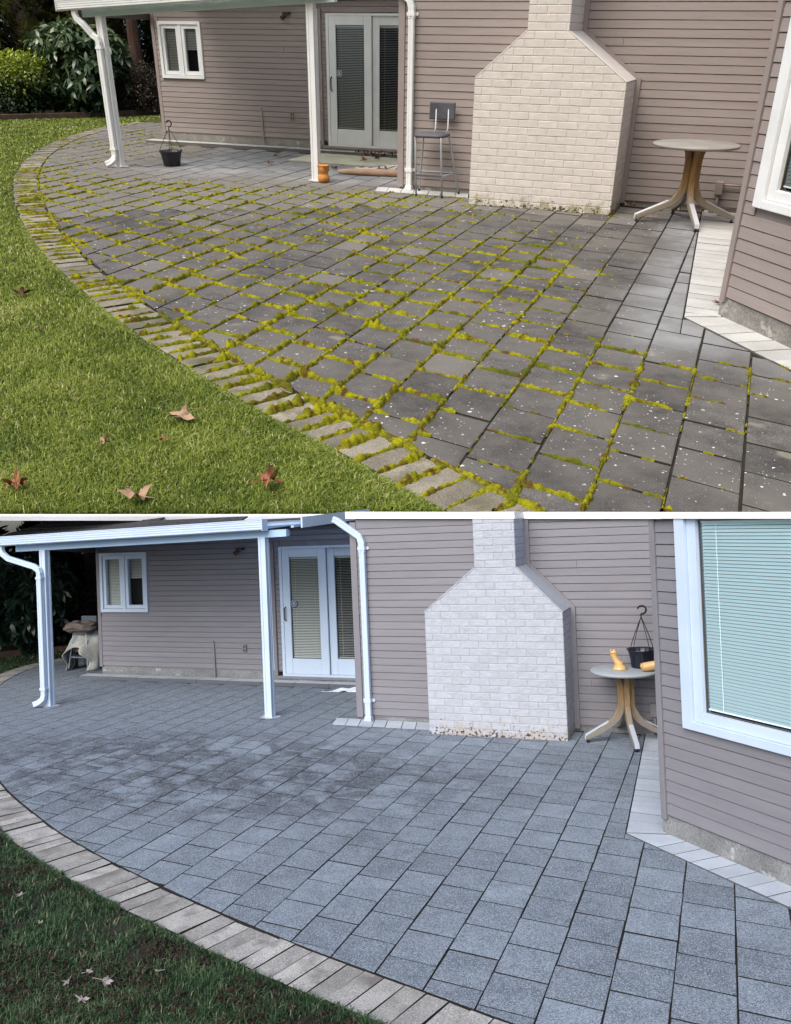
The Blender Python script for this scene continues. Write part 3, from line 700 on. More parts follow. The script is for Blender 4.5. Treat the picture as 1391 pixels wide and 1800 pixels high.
    part('foundation', WY.hexa(MB(), -.07, LB, -.05, P['zfY'] - .012, -.1, .003), m['concrete'], h)
    # corner boards
    def cb(mb, nm='corner_board', mm='trim'): return bevel(part(nm, mb, m[mm], h), .003, 1)
    cb(WA.hexa(MB(), P['xAl'] - .02, P['xAl'] + .048, P['zfA'] - .02, top, -.1, .026))
    cb(WA.hexa(MB(), P['xd0'] - .17, P['xd0'] - .112, P['zd0'] - .03, dTop + .05, .002, .05))
    cb(WA.hexa(MB(), P['xd0'] - .245, P['xd0'] - .178, P['zfA'] - .01, dTop + .05, .002, .035), 'white_trim', 'white')
    cb(WB.hexa(MB(), P['xBl'] - .015, P['xBl'] + .072, P['zfB'] - .02, top, -.13, .030))
    mb = MB(); WY.hexa(mb, -.055, -.002, P['zfY'] - .04, bay_top, -.05, .034); cb(mb)
    # casement window
    wi = part('window', frame(WA, MB(), P['xw0'], P['xw1'], P['zw0'], P['zw1'], .05, .05, .055, .05, -.06, .05), m['white'], h)
    um = (P['xw0'] + P['xw1']) / 2
    part('mullion', WA.hexa(MB(), um - .028, um + .028, P['zw0'] + .055, P['zw1'] - .05, -.06, .035), m['white'], wi)
    for a, b in ((P['xw0'] + .05, um - .028), (um + .028, P['xw1'] - .05)):
        part('sash', frame(WA, MB(), a + .004, b - .004, P['zw0'] + .06, P['zw1'] - .055, .055, .055, .06, .06, -.05, .022), m['white'], wi)
        part('pane', pane(WA, a + .055, b - .055, P['zw0'] + .115, P['zw1'] - .11, -.022), m['glass'], wi)
    bl = part('blind', blind(WA, P['xw0'] + .06, um - .04, P['zw0'] + .08, P['zw1'] - .07, -.07, .026, .75, (um - .12, P['xw0'] + .14)), m['blind'], wi); bl['kind'] = 'stuff'
    bl = part('blind', blind(WA, um + .04, P['xw1'] - .06, P['zw1'] - .45, P['zw1'] - .07, -.07, .026, .75, (um + .12, P['xw1'] - .14)), m['blind'], wi); bl['kind'] = 'stuff'
    part('dark_interior', WA.hexa(MB(), P['xw0'] - .1, P['xw1'] + .1, P['zw0'] - .1, P['zw1'] + .1, -.20, -.18), m['room'], wi)
    # sliding patio door
    x0, x1 = P['xd0'], P['xd1']; z0, z1 = P['zd0'], P['zd1']; xr = x1 + .84
    d = part('patio_door', frame(WA, MB(), x0 - .015, xr + .05, z0 - .02, z1 + .012, .05, .04, .035, .035, -.10, .055), m['white'], h)
    part('sill_board', WA.hexa(MB(), x0 - .11, xr, z0 - .058, z0 - .021, -.02, .075), m['trim'], d)
    def leaf_(a, b, dd, lab):
        s = part('door_panel', frame(WA, MB(), a, b, z0 + .016, z1 - .024, .125, .135, .245, .135, dd - .035, dd), m['white'], d)
        bevel(s, .004, 1)
        part('pane', pane(WA, a + .125, b - .135, z0 + .26, z1 - .158, dd - .022), m['glass'], d)
        k = part('blind', blind(WA, a + .13, b - .14, z0 + .275, z1 - .165, dd - .05, .0255,   .55 if lab else .10, (a + .21, b - .22)), m['blind'], d); k['kind'] = 'stuff'
    leaf_(x0 + .036, x1 + .02, .045, True); leaf_(x1 + .022, xr + .04, .002, False)
    part('dark_interior', WA.hexa(MB(), x0 - .1, xr + .2, z0 - .05, z1 + .1, -.20, -.18), m['room'], d)
    mb = MB(); hx = x0 + .075; mb.tube([WA.p(hx, 1.00, .048), WA.p(hx, 1.02, .085), WA.p(hx, 1.20, .085), WA.p(hx, 1.22, .048)], .011, 8); part('handle', mb, m['hardware'], d, True)
    # octagonal security sticker
    sx, sz = x0 + .215, 1.275; zc = .032
    def disc(mb, r, n, dd, rot=0): mb.add([WA.p(sx + r * math.cos(2 * math.pi * k / n + rot), sz + r * math.sin(2 * math.pi * k / n + rot), dd) for k in range(n)], [tuple(range(n))]); return mb
    stk = part('sticker', disc(MB(), .062, 8, .0300, math.pi / 8), m['black'], d)
    ring = MB(); n = 8
    for r0, r1 in ((.056, .050), (.040, .036)):
        V = [];
        for k in range(n):
            a = 2 * math.pi * k / n + math.pi / 8; V += [WA.p(sx + r0 * math.cos(a), sz + r0 * math.sin(a), .0306), WA.p(sx + r1 * math.cos(a), sz + r1 * math.sin(a), .0306)]
        ring.add(V, [(2 * k, 2 * ((k + 1) % n), 2 * ((k + 1) % n) + 1, 2 * k + 1) for k in range(n)])
    for k in range(3): WA.hexa(ring, sx - .024 + .004 * k, sx + .024 - .004 * k, sz - .018 + .015 * k, sz - .010 + .015 * k, .0302, .0308)
    part('emblem', ring, m['white'], stk)
    # bay window
    fr = part('window', frame(WY, MB(), P['s0'], sW, P['zbw'], zW, .095, .095, .06, wt, -.06, .052), m['white'], h); bevel(fr, .006, 2)
    s = part('sash', frame(WY, MB(), P['s0'] + .097, sW - .097, P['zbw'] + .062, zW - wt - .002, .085, .085, .075, wt, -.06, .022), m['white'], fr); bevel(s, .006, 2)
    part('gasket', frame(WY, MB(), P['s0'] + .182, sW - .182, P['zbw'] + .137, zW - 2 * wt - .002, .006, .006, .006, .002, -.020, -.012), mat_gasket, fr)
    part('pane', pane(WY, P['s0'] + .185, sW - .185, P['zbw'] + .14, zW - 2 * wt, -.022), m['glass'], fr)
    k = part('blind', blind(WY, P['s0'] + .20, sW - .19, P['zbw'] + .165, zW - 2 * wt, -.030, .025, .84, (P['s0'] + .34, sW - .34), .0045), m['blind2'], fr); k['kind'] = 'stuff'
    part('dark_interior', WY.hexa(MB(), P['s0'] - .02, sW + .02, P['zbw'] - .05, min(zW + .05, bay_top - .005), -.20, -.18), m['room'], fr)
    # chimney
    c0, c1, yc, yb = P['xc0'], P['xc1'], P['yC'], P['yB'] - .02; zs, zn, n0, n1 = P['zcs'], P['zcn'], P['xn0'], P['xn1']
    ztop = 3.2 if isT else 2.520; i_ = .0028
    prof = [(c0, -.03), (c1, -.03), (c1, zs), (n1, zn), (n1, ztop), (n0, ztop), (n0, zn), (c0, zs)]
    pin = inset(prof, i_); n = len(pin)
    mb = MB().add([(x, yc + i_, z) for x, z in pin] + [(x, yb, z) for x, z in pin], [tuple(range(n))] + [(k, k + n, (k + 1) % n + n, (k + 1) % n) for k in range(n)])
    ch = part('chimney', mb, m['chimney'], h); (chT if isT else chB).tc.object = ch
    body = [(c0, .0), (c1, .0), (c1, zs), (n1, zn), (n0, zn), (c0, zs)]; neck = [(n0, zn), (n1, zn), (n1, ztop), (n0, ztop)]
    hc = .0846; bl_ = .238 if isT else .222; g = .0075; rnd = random.Random(8)
    shared = {}
    def brick(poly, key=None):
        cc = (sum(a[0] for a in poly) / len(poly), sum(a[1] for a in poly) / len(poly))
        if key and key in shared: me = shared[key]
        else:
            q = [(a[0] - cc[0], a[1] - cc[1]) for a in poly]; t = MB(); slab_piece(t, q, -.03, .0028, .0045)
            t.v = [(x, -z, y) for x, y, z in t.v]; me = t.mesh('brick'); me.materials.append(m['chimney'])
            if key: shared[key] = me
        o = bpy.data.objects.new('brick', me); o.location = Vector((cc[0], yc + rnd.uniform(-.001, .0015), cc[1])) - BASE[ch.name]; o.rotation_euler = (0, rnd.uniform(-.006, .006), 0); col.objects.link(o); o.parent = ch
    j = 0; z = 0.0
    while z < ztop - .02:
        za, zb = z + g / 2, min(z + hc, ztop) - g / 2; off = -(.5 * bl_ if j % 2 else 0) - .02
        x = c0 + off
        while x < c1:
            xa, xb_ = x + g / 2, x + bl_ - g / 2; x += bl_
            q = [(xa, za), (xb_, za), (xb_, zb), (xa, zb)]; hull_ = body if (za + zb) / 2 < zn else neck
            p = tidy(clip_convex(q, inset(hull_, .001)), .002)
            if len(p) < 3 or area(p) < .0012: continue
            # break cut corners so that no slivers stay on the slope
            if len(p) > 4 and area(p) < .35 * area(q): continue
            brick(p, 'f%d' % rnd.randrange(3) if abs(area(p) - area(q)) < 1e-6 and abs(zb - za - hc + g) < 1e-6 else None)
        z += hc; j += 1
    # the side that faces the bay
    def side(xf, z0_, z1_):
        z = math.ceil(z0_ / hc - .01) * hc; jj = int(round(z / hc))
        while z + hc <= z1_ + .02:
            y = yc + (.0 if jj % 2 else -bl_ * .5)
            while y < yb - .03:
                ya, yb_ = max(y, yc + .002) + g / 2, min(y + bl_, yb - .005) - g / 2; y += bl_
                if yb_ - ya < .03: continue
                t = MB(); slab_piece(t, [(ya, z + g / 2), (yb_, z + g / 2), (yb_, min(z + hc, z1_) - g / 2), (ya, min(z + hc, z1_) - g / 2)], -.03, .003, .004)
                t.v = [(xf + c, a, b) for a, b, c in t.v]; part('brick', t, m['chimney'], ch)
            z += hc; jj += 1
    side(c1, 0, zs); side(n1, zn, ztop)
    # smooth mortar caps on the shoulders
    for xa, za, xb_, zb in ((c1, zs, n1, zn), (c0, zs, n0, zn)):
        dx, dz = xb_ - xa, zb - za; l = math.hypot(dx, dz); nx, nz = (-dz / l, dx / l)
        if nz < 0: nx, nz = -nx, -nz
        t = .014
        q = [(xa, za), (xb_, zb), (xb_ + nx * t, zb + nz * t), (xa + nx * t, za + nz * t)]
        mb = MB().add([(x, yc - .004, z) for x, z in q] + [(x, yb + .01, z) for x, z in q], [(0, 1, 2, 3), (4, 7, 6, 5), (0, 4, 5, 1), (1, 5, 6, 2), (2, 6, 7, 3), (3, 7, 4, 0)])
        bevel(part('shoulder_cap', mb, m['chimney'], ch), .006, 2)
    # trim boards scribed to the chimney on the wall
    tw = .06; path = [(c1, .03), (c1, zs), (n1, zn), (n1, ztop)]
    outp = [(c1 + tw, .03), (c1 + tw, zs + .02), (n1 + tw, zn + .02), (n1 + tw, ztop)]
    for k in range(3):
        q = [path[k], outp[k], outp[k + 1], path[k + 1]]
        mb = MB().add([(x, P['yB'] - .045, z) for x, z in q] + [(x, P['yB'] - .01, z) for x, z in q], [(0, 1, 2, 3), (4, 7, 6, 5), (0, 4, 5, 1), (1, 5, 6, 2), (2, 6, 7, 3), (3, 7, 4, 0)])
        part('chimney_trim', mb, m['trim'], ch)
    # downspout by the corner
    dx, dy = P['xds'], P['yB'] - .062; sec = [(-1, -.8), (-.8, -1), (-.3, -1), (-.2, -.86), (.2, -.86), (.3, -1), (.8, -1), (1, -.8), (1, 1), (-1, 1)]
    zb = P['zbr']
    path = [(dx - .38, dy - .03, zb + (.42 if isT else .385)), (dx - .33, dy - .02, zb + .365), (dx - .10, dy, zb + .20), (dx - .03, dy, zb + .15), (dx, dy, zb + .07), (dx, dy, zb - .05)]
    up_ = (0, 1, 0)
    mb = MB(); mb.rect_tube(path, .082, .066, up=up_, sec=sec); mb.rect_tube([(dx, dy, zb - .03), (dx, dy, .05)], .074, .06, up=up_, sec=sec)
    ds = part('downspout', mb, m['white'], h)
    mb = MB(); mb.bbox(dx - .052, dx + .052, dy - .055, dy + .045, .004, .03, .006); mb.bbox(dx - .046, dx + .046, dy - .044, dy + .04, .03, .06, .006); part('foot', mb, m['white'], ds)
    for zz in (P['zbr'], P['zlb']):
        mb = MB(); WB.hexa(mb, dx - .046, dx + .046, zz - .022, zz + .022, .028, .098)
        for sgn in (-1, 1):
            V = [WB.p(dx + sgn * (.046 + .014) + .022 * math.cos(a * math.pi / 6), zz + .022 * math.sin(a * math.pi / 6), dd) for dd in (.03, .024) for a in range(12)]
            mb.add(V, [tuple(range(12))] + [(k, (k + 1) % 12, (k + 1) % 12 + 12, k + 12) for k in range(12)])
        part('strap', mb, m['white'], ds)
    # things fixed to the walls
    mb = MB(); xx = P['xpi']; mb.tube([WA.p(xx + .04, .035, .10), WA.p(xx + .01, .06, .05), WA.p(xx, .12, .035), WA.p(xx + .004, .35, .035), WA.p(xx - .006, P['zpi1'] - .05, .035), WA.p(xx - .014, P['zpi1'], .02)], .012, 8); part('pipe_stub', mb, m['trim'], h, True)
    mb = MB(); WA.hexa(mb, P['xou'] - .035, P['xou'] + .035, P['zou'] - .058, P['zou'] + .058, .018, .05)
    ob = part('outlet_box', mb, m['trim'], h); bevel(ob, .006, 2)
    mb = MB()
    for dz in (-.028, .026): WA.hexa(mb, P['xou'] - .018, P['xou'] + .018, P['zou'] + dz - .014, P['zou'] + dz + .014, .05, .053)
    part('socket', mb, m['dark'], ob)
    mb = MB(); WA.hexa(mb, P['xou'] - .06, P['xou'] + .06, 2.15, 2.19, .02, .10); mb.tube([WA.p(P['xou'] - .02, 2.14, .07), WA.p(P['xou'] - .06, 2.09, .13)], [.025, .04], 10); part('flood_lamp', mb, m['dark'], h)
    bx = P['xb'] - .34
    mb = MB(); WB.hexa(mb, bx - .03, bx + .06, .21, .36, .02, .09); cb2 = part('conduit_box', mb, m['trim'], h); bevel(cb2, .006, 2)
    mb = MB(); mb.tube([WB.p(bx + .015, .0, .055), WB.p(bx + .015, .22, .055)], .017, 10); mb.tube([WB.p(bx + .05, .325, .055), WB.p(bx + .3, .325, .055)], .013, 8); part('conduit', mb, m['trim'], cb2, True)
    # hip roof with shingle courses
    ey = P['yB'] + .55 if not isT else P['yA'] - .55; ez = 2.50 if not isT else 2.62; sl = .42
    mb = MB(); k = 0
    for k in range(15 if isT else 6):
        y0_, y1_ = ey + .14 * k, ey + .14 * (k + 1) + .02; za, zb_ = ez + sl * .14 * k, ez + sl * (.14 * (k + 1) + .02); xl = P['xAl'] - .75 + .14 * k; xr_ = 1.0 if isT else max(xl + .3, min(-4.6, -.042 - (ez + sl * .14 * (k + 1) + .03 - .06 - 2.466 + .0143 * (y1_ - 5.352)) / .0394))
        mb.hexa([(xl, y0_, za), (xr_, y0_, za), (xr_, y1_, zb_ - .02), (xl + .14, y1_, zb_ - .02), (xl, y0_, za + .022), (xr_, y0_, za + .022), (xr_, y1_, zb_), (xl + .14, y1_, zb_)])
    if isT: mb.v = [(x, y, z + .25) for x, y, z in mb.v]
    part('roof', mb, m['roof'], h)
    return h
mat_gasket = mat('dark_gasket', (.10, .075, .05), None, rough=.7)
HOUSE = {P['id']: build_house(P) for P in (T, B)}

# ------------------------------------------------------------------ patio covers
def build_cover(P):
    m = P['m']; isT = P['id'] == 'T'
    c = empty('patio_cover', P, (P['xp1'], P['yp'], 0), ('white patio cover on two posts over the mossy patio' if isT else 'white patio cover on two posts over the clean patio'), 'patio cover')
    yp = P['yp']; xL, xR = P['xp1'] - .30 if isT else P['xp1'] - .52, P['xp2'] + .36
    zl, zr = P['zbmL'], P['zbmR']; zb = lambda x: zl + (zr - zl) * (x - P['xp1']) / (P['xp2'] - P['xp1'])
    bh = .095
    def slope_box(mb, x0, x1, y0, y1, d0, d1): return mb.hexa([(x0, y0, zb(x0) + d0), (x1, y0, zb(x1) + d0), (x1, y1, zb(x1) + d0), (x0, y1, zb(x0) + d0), (x0, y0, zb(x0) + d1), (x1, y0, zb(x1) + d1), (x1, y1, zb(x1) + d1), (x0, y1, zb(x0) + d1)])
    for px in (P['xp1'], P['xp2']):
        w = .052; sec = [(-1, -1), (-.45, -1), (-.38, -.86), (.38, -.86), (.45, -1), (1, -1), (1, -.45), (.86, -.38), (.86, .38), (1, .45), (1, 1), (-1, 1), (-1, .45), (-.86, .38), (-.86, -.38), (-1, -.45)]
        mb = MB(); mb.rect_tube([(px + .0, yp + .0, 0), (px + .0, yp, zb(px) + .01)], w * 2, w * 2, up=(0, 1, 0), sec=sec)
        po = part('post', mb, m['white'], c)
        mb = MB(); mb.add([(px + .14 * math.cos(a * .55) * (1 + .25 * math.sin(3 * a)), yp + .13 * math.sin(a * .55) * (1 + .2 * math.cos(5 * a)), .008) for a in range(11)], [tuple(range(11))]); part('footing_grout', mb, m['band'], po)
    part('beam', slope_box(MB(), xL, xR, yp - .03, yp + .03, 0, bh), m['aqua'], c)
    part('beam', slope_box(MB(), xL + .02, xR - .01, yp + .05, yp + .09, .004, bh - .01), m['aqua'], c)
    # ribbed gutter in front of the beam
    gx0, gx1 = (xL - .30, xR - .12) if isT else (xL - .30, xR - .26); gy = yp - .20; g0 = bh + .0; gh = .135 if isT else .145
    prof = [(gy + .13, g0), (gy + .02, g0), (gy, g0 + .012)]
    for k in range(4):
        a = g0 + .012 + (gh - .02) * k / 4; b = (gh - .02) / 4; prof += [(gy - .004, a + b * .15), (gy - .004, a + b * .72), (gy + .004, a + b * .85), (gy + .004, a + b * .98)]
    prof += [(gy - .008, g0 + gh - .012), (gy - .008, g0 + gh), (gy + .02, g0 + gh), (gy + .13, g0 + gh)]
    n = len(prof); V = [(x, y, zb(x) + z) for x in (gx0, gx1) for y, z in prof]
    mb = MB().add(V, [tuple(range(n)), tuple(range(2 * n - 1, n - 1, -1))] + [(k, k + n, (k + 1) % n + n, (k + 1) % n) for k in range(n)])
    gt = part('gutter', mb, m['white'], c)
    for xa in (gx0 - .012, gx1 + .001): part('end_cap', slope_box(MB(), xa, xa + .011, gy - .012, gy + .135, g0 - .004, g0 + gh + .004), m['white'], gt)
    # deck with ribs underneath
    yk = P['yA'] - .03; rise = .16 if isT else .10
    D = lambda x, y, d: (x, y, zb(x) + bh + .03 + rise * (y - gy) / (yk - gy) + d)
    mb = MB(); dx0, dx1 = gx0 + .25, xR + (.30 if isT else .25)
    dx1 = min(dx1, P['xBl'] - .05)
    mb.hexa([D(dx0, gy + .12, .02), D(dx1, gy + .12, .02), D(dx1, yk, .02), D(dx0, yk, .02), D(dx0, gy + .12, .05), D(dx1, gy + .12, .05), D(dx1, yk, .05), D(dx0, yk, .05)])
    dk = part('roof_deck', mb, m['deck'], c)
    x = dx0 + .1
    while x < dx1:
        mb = MB().hexa([D(x, gy + .14, -.02), D(x + .04, gy + .14, -.02), D(x + .04, yk, -.02), D(x, yk, -.02), D(x, gy + .14, .018), D(x + .04, gy + .14, .018), D(x + .04, yk, .018), D(x, yk, .018)])
        part('rib', mb, m['white'], dk); x += .42
    mb = MB().hexa([D(dx1 - .002, gy + .12, -.03), D(dx1 + .02, gy + .12, -.03), D(dx1 + .02, yk, -.03), D(dx1 - .002, yk, -.03), D(dx1 - .002, gy + .12, .11), D(dx1 + .02, gy + .12, .11), D(dx1 + .02, yk, .11), D(dx1 - .002, yk, .11)])
    part('side_fascia', mb, m['white'], c)
    mb = MB().hexa([D(dx0, yk - .05, -.11), D(dx1, yk - .05, -.11), D(dx1, yk, -.11), D(dx0, yk, -.11), D(dx0, yk - .05, .012), D(dx1, yk - .05, .012), D(dx1, yk, .012), D(dx0, yk, .012)])
    part('wall_ledger', mb, m['dark'], c)
    a = Vector((P['xp1'] - .05, yp + .12, zb(P['xp1']) + .05)); b = Vector((P['xAl'] - .05, yk, P['zso'] + .05))
    mb = MB(); mb.rect_tube([a, b], .05, .12); part('side_beam', mb, m['dark'], c)
    # downspout off the gutter and down the post
    px = P['xp1'] - .018; py = yp - .095; sec = [(-1, -.8), (-.8, -1), (-.3, -1), (-.2, -.86), (.2, -.86), (.3, -1), (.8, -1), (1, -.8), (1, 1), (-1, 1)]
    zt = zb(px) + g0; sx = gx0 + (.26 if isT else .13)
    path = [(sx, gy + .06, zt + .01), (sx, gy + .06, zt - .07), (sx + .03, gy + .06, zt - .13), (sx + .12, gy + .07, zt - .20), (px - .10, py, zt - .33), (px - .02, py, zt - .38), (px, py, zt - .43), (px, py, zt - .50)]
    mb = MB(); mb.rect_tube(path, .078, .062, up=(0, 1, 0), sec=sec); mb.rect_tube([(px, py, zt - .47), (px, py, .28)], .084, .066, up=(0, 1, 0), sec=sec)
    mb.rect_tube([(px, py, .30), (px, py, .18), (px - .01, py - .015, .12), (px - .06, py - .05, .075), (px - .12, py - .09, .05)], .078, .06, up=(0, 1, 0), sec=sec)
    ds = part('downspout', mb, m['white'], c)
    for zz in (zt - .50, .27):
        mb = MB(); mb.box(px - .048, px + .055, py - .038, py + .042, zz - .016, zz + .016); part('strap', mb, m['white'], ds)
    return c
COVER = {P['id']: build_cover(P) for P in (T, B)}
#@@PART4
# ------------------------------------------------------------------ furniture and small things
def table(P, c, zt, r, fr, a0, label):
    m = P['m']; t = empty('round_table', P, (c[0], c[1], 0), label, 'table')
    mb = MB(); mb.lathe([(.002, zt - .034), (r * .93, zt - .034), (r * .985, zt - .028), (r, zt - .012), (r * .995, zt - .003), (r * .98, zt), (.002, zt)], (c[0], c[1], 0), 64)
    smooth(part('table_top', mb, m['ttop'], t)); 
    mb = MB(); mb.lathe([(.002, zt - .06), (r * .34, zt - .06), (r * .42, zt - .035), (.002, zt - .035)], (c[0], c[1], 0), 24); part('top_plate', mb, m['tleg'], t)
    for k in range(4):
        a = a0 + k * math.pi / 2; d = Vector((math.cos(a), math.sin(a), 0)); n = Vector((-d.y, d.x, 0)); C = Vector((c[0], c[1], 0)); mb = MB()
        prof = [(.10 * r * 2.2, zt - .045), (.075, zt - .10), (.06, zt - .18), (.058, zt - .40), (.075, zt * .42), (.11, zt * .335), (.17, zt * .26), (fr * .62, zt * .165), (fr, .055)]
        path = [C + d * q[0] + Vector((0, 0, q[1])) for q in prof]
        mb.rect_tube(path, .058, [.05, .062, .066, .070, .085, .085, .075, .062, .05], up=tuple(-n.cross(Vector((0, 0, 1)))))
        lg = part('leg', mb, m['tleg'] if k in (0, 1, 3) else m['tweath'], t); bevel(lg, .008, 2)
        mb = MB(); q0, q1 = path[-3] + Vector((0, 0, .046)) + d * .02, path[-1] + Vector((0, 0, .030)) + d * .008
        q0 = path[-3].lerp(path[-2], .25) + Vector((0, 0, .040)); q1 = path[-1] + Vector((0, 0, .029)) + d * .006
        mb.rect_tube([q0, q1, q1 + Vector((0, 0, -.045)) + d * .004], .050, .012, up=tuple(d + Vector((0, 0, .6))))
        st = part('metal_strip', mb, m['alu'], lg); bevel(st, .002, 1)
        mb = MB(); mb.lathe([(.022, 0), (.022, .012), (.012, .014), (.012, .035)], tuple(C + d * (fr - .02) + Vector((0, 0, .001))), 12); part('foot', mb, m['pot'], lg)
    return t
table(T, (.03, 7.65), .856, .475, .57, R(-71.6), 'round pedestal table with empty grey top between cream chimney and bay')
table(B, (-.60, 8.06), .789, .37, .45, R(-71.6), 'round pedestal table holding a dark pot and two tan clay ornaments')

def pot(P, c, z, r, hp, hh, label):
    m = P['m']; p = empty('hanging_pot', P, (c[0], c[1], z), label, 'pot')
    fl = lambda a, zz: 1 + (.035 * math.sin(18 * a + zz * 10) if zz < hp * .86 else .02 * math.sin(9 * a))
    mb = MB(); mb.lathe([(r * .64, 0), (r * .68, hp * .05), (r * .74, hp * .45), (r * .82, hp * .80), (r * .93, hp * .93), (r, hp), (r * .97, hp * 1.0), (r * .86, hp * .93), (r * .70, hp * .5), (r * .62, hp * .1), (.003, hp * .1)], (c[0], c[1], z), 72, fl); part('bowl', mb, m['pot'], p, True)
    mb = MB()
    apex = Vector((c[0] + .01, c[1], z + hh * .80))
    for k in range(4):
        a = R(40 + 90 * k); b = Vector((c[0] + r * .92 * math.cos(a), c[1] + r * .92 * math.sin(a), z + hp * .97)); b1 = b.lerp(apex, .35) + Vector((math.cos(a), math.sin(a), 0)) * r * .12
        pts = [(b * (1 - t) ** 2 + b1 * 2 * t * (1 - t) + apex * t * t) for t in [i / 8 for i in range(9)]]
        w = part('wire', MB().tube(pts, .0045, 6), m['wire'], p, True)
    hk = [apex + Vector((0, 0, -.02)), apex + Vector((0, 0, .03))]; R_ = hh * .065; cen = apex + Vector((0.012, 0, .03 + R_ * 1.1))
    for k in range(11):
        a = R(-95 + 26.5 * k); hk.append(cen + Vector((R_ * math.cos(a), 0, R_ * math.sin(a))))
    part('hook', MB().tube(hk, [.006, .008] + [.010] * 10 + [.007], 8, up=(0, 1, 0)), m['wire'], p, True)
pot(T, (-8.03, 9.12), 0, .19, .225, .68, 'black hanging pot with wire hanger standing on the mossy patio')
pot(B, (-.425, 8.22), .789, .165, .205, .70, 'dark hanging pot with wire hanger standing on the round table')

def stool_frame(P, s, C, seat_z, w, d, back, fx=None):
    m = P['m']; x, y = C
    feet = fx or [(x - w * .62, y - d * .62), (x + w * .62, y - d * .62), (x + w * .66, y + d * .62), (x - w * .66, y + d * .62)]
    tops = [(x - w * .42, y - d * .42), (x + w * .42, y - d * .42), (x + w * .42, y + d * .42), (x - w * .42, y + d * .42)]
    P_ = []
    for k in range(4):
        f, t = Vector((*feet[k], .012)), Vector((*tops[k], seat_z - .03)); mid = f.lerp(t, .9)
        part('leg', MB().tube([f, mid, t, t + (Vector((x, y, seat_z - .02)) - t) * .25], .0125, 10), m['steel'], s, True); P_.append((f, t))
        part('foot_cap', MB().tube([f + Vector((0, 0, -.012)), f + Vector((0, 0, .03))], .016, 10), m['pot'], s, True)
    q = [f.lerp(t, .36) for f, t in P_]
    for a, b in ((1, 2), (2, 3), (3, 0)): part('stretcher', MB().tube([q[a], q[b]], .009, 8), m['steel'], s, True)
    part('foot_rest', MB().rect_tube([q[0], q[1]], .03, .022), m['seat'], s)
    # padded seat: rounded square cushion
    def cushion(a, b):
        u, v = a * 2 * math.pi, b; e = .45
        cx, sy = math.cos(u), math.sin(u); sx = math.copysign(abs(cx) ** e, cx); sy = math.copysign(abs(sy) ** e, sy)
        rr = [.0, .92, 1.0, 1.0, .93, .0][int(round(v * 5))]; zz = [-.03, -.03, -.018, .0, .014, .018][int(round(v * 5))]
        return (x + sx * w * .5 * rr, y + sy * d * .5 * rr, seat_z + zz)
    part('seat', MB().grid(cushion, 32, 5), m['seat'], s, True)
    bx0, bx1, by, bz0, bz1 = back
    for bx in (bx0 + .09, bx1 - .09): part('upright', MB().tube([(bx, y + d * .36, seat_z - .02), (bx, by + .005, seat_z + .06), (bx, by + .02, bz1 - .06)], .010, 8), m['steel'], s, True)
    def bk(a, b):
        u = a * 2 - 1; return (bx0 + (bx1 - bx0) * a + (.012 * (b - .5)), by + .035 * (u * u - 1) * -.6 + .02 * (1 - b), bz0 + (bz1 - bz0) * b)
    o = part('backrest', MB().grid(bk, 14, 8), m['seat'], s, True); so = o.modifiers.new('thick', 'SOLIDIFY'); so.thickness = .028; so.offset = 0; bevel(o, .008, 2)
s = empty('bar_stool', T, (-3.29, 8.34, 0), 'grey metal bar stool with padded seat standing by white downspout', 'stool')
stool_frame(T, s, (-3.31, 8.20), .755, .42, .40, (-3.43, -3.08, 8.41, .915, 1.125), [(-3.445, 8.00), (-3.093, 8.03), (-2.99, 8.44), (-3.56, 8.44)])

s = empty('bar_stool', B, (-10.70, 11.12, 0), 'grey bar stool almost hidden under draped rugs at the house corner', 'stool')
stool_frame(B, s, (-10.70, 11.14), .70, .36, .36, (-10.95, -10.60, 11.33, .74, .965))
rug_m = mat('old_rug_back', (.44, .46, .45), (.34, .36, .34), 7, .95, .004, 120, speck=(70, .75, 1.2)); rug_m2 = mat('brown_rug', (.20, .165, .15), (.14, .115, .11), 6, .95, .004, 120); rug_m3 = mat('dark_rug_face', (.10, .10, .095), (.05, .05, .05), 30, .95, .003, 100)
def arch(cx, cy, W, H, w2, h2, y_back, y_front, ph):
    """cloth hung over the seat: from the ridge curve (b=0) out and down to its loose front edge (b=1)."""
    def f(a, b):
        t = math.pi * (1 - a); c_, s_ = math.cos(t), max(0.0, math.sin(t))
        ox, oz = W * math.copysign(abs(c_) ** .75, c_), H * s_ ** .62; ix, iz = w2 * math.copysign(abs(c_) ** .85, c_) + .02, h2 * s_ ** .9
        n = mnoise.noise((a * 5 + ph, b * 2.5, ph)); k = mnoise.noise((a * 11, b * 6 + ph, 3))
        return (cx + ox + (ix - ox) * b + .045 * n + .018 * math.sin(17 * a + 6 * b), y_back + (y_front - y_back) * b + .06 * math.sin(4 * math.pi * a + ph) * b + .03 * math.sin(23 * a) * (.3 + b) + .02 * k, max(.008, oz + (iz - oz) * b + .035 * n * s_))
    return f
g = MB().grid(arch(-10.73, 11.1, .38, .78, .25, .44, 11.24, 10.86, 2.0), 60, 16)
r1 = solo('draped_rug', g, rug_m, B, (-10.63, 11.1, .7), 'pale rug hanging in an arch over the stool at the house corner', 'rug', sm=True); so = r1.modifiers.new('thick', 'SOLIDIFY'); so.thickness = .012
g = MB().grid(arch(-10.73, 11.14, .34, .72, .20, .36, 11.34, 11.02, 5.0), 40, 10)
r1 = solo('draped_rug', g, rug_m3, B, (-10.63, 11.14, .66), 'dark patterned rug hanging inside the pale rug on the stool', 'rug', sm=True); so = r1.modifiers.new('thick', 'SOLIDIFY'); so.thickness = .008
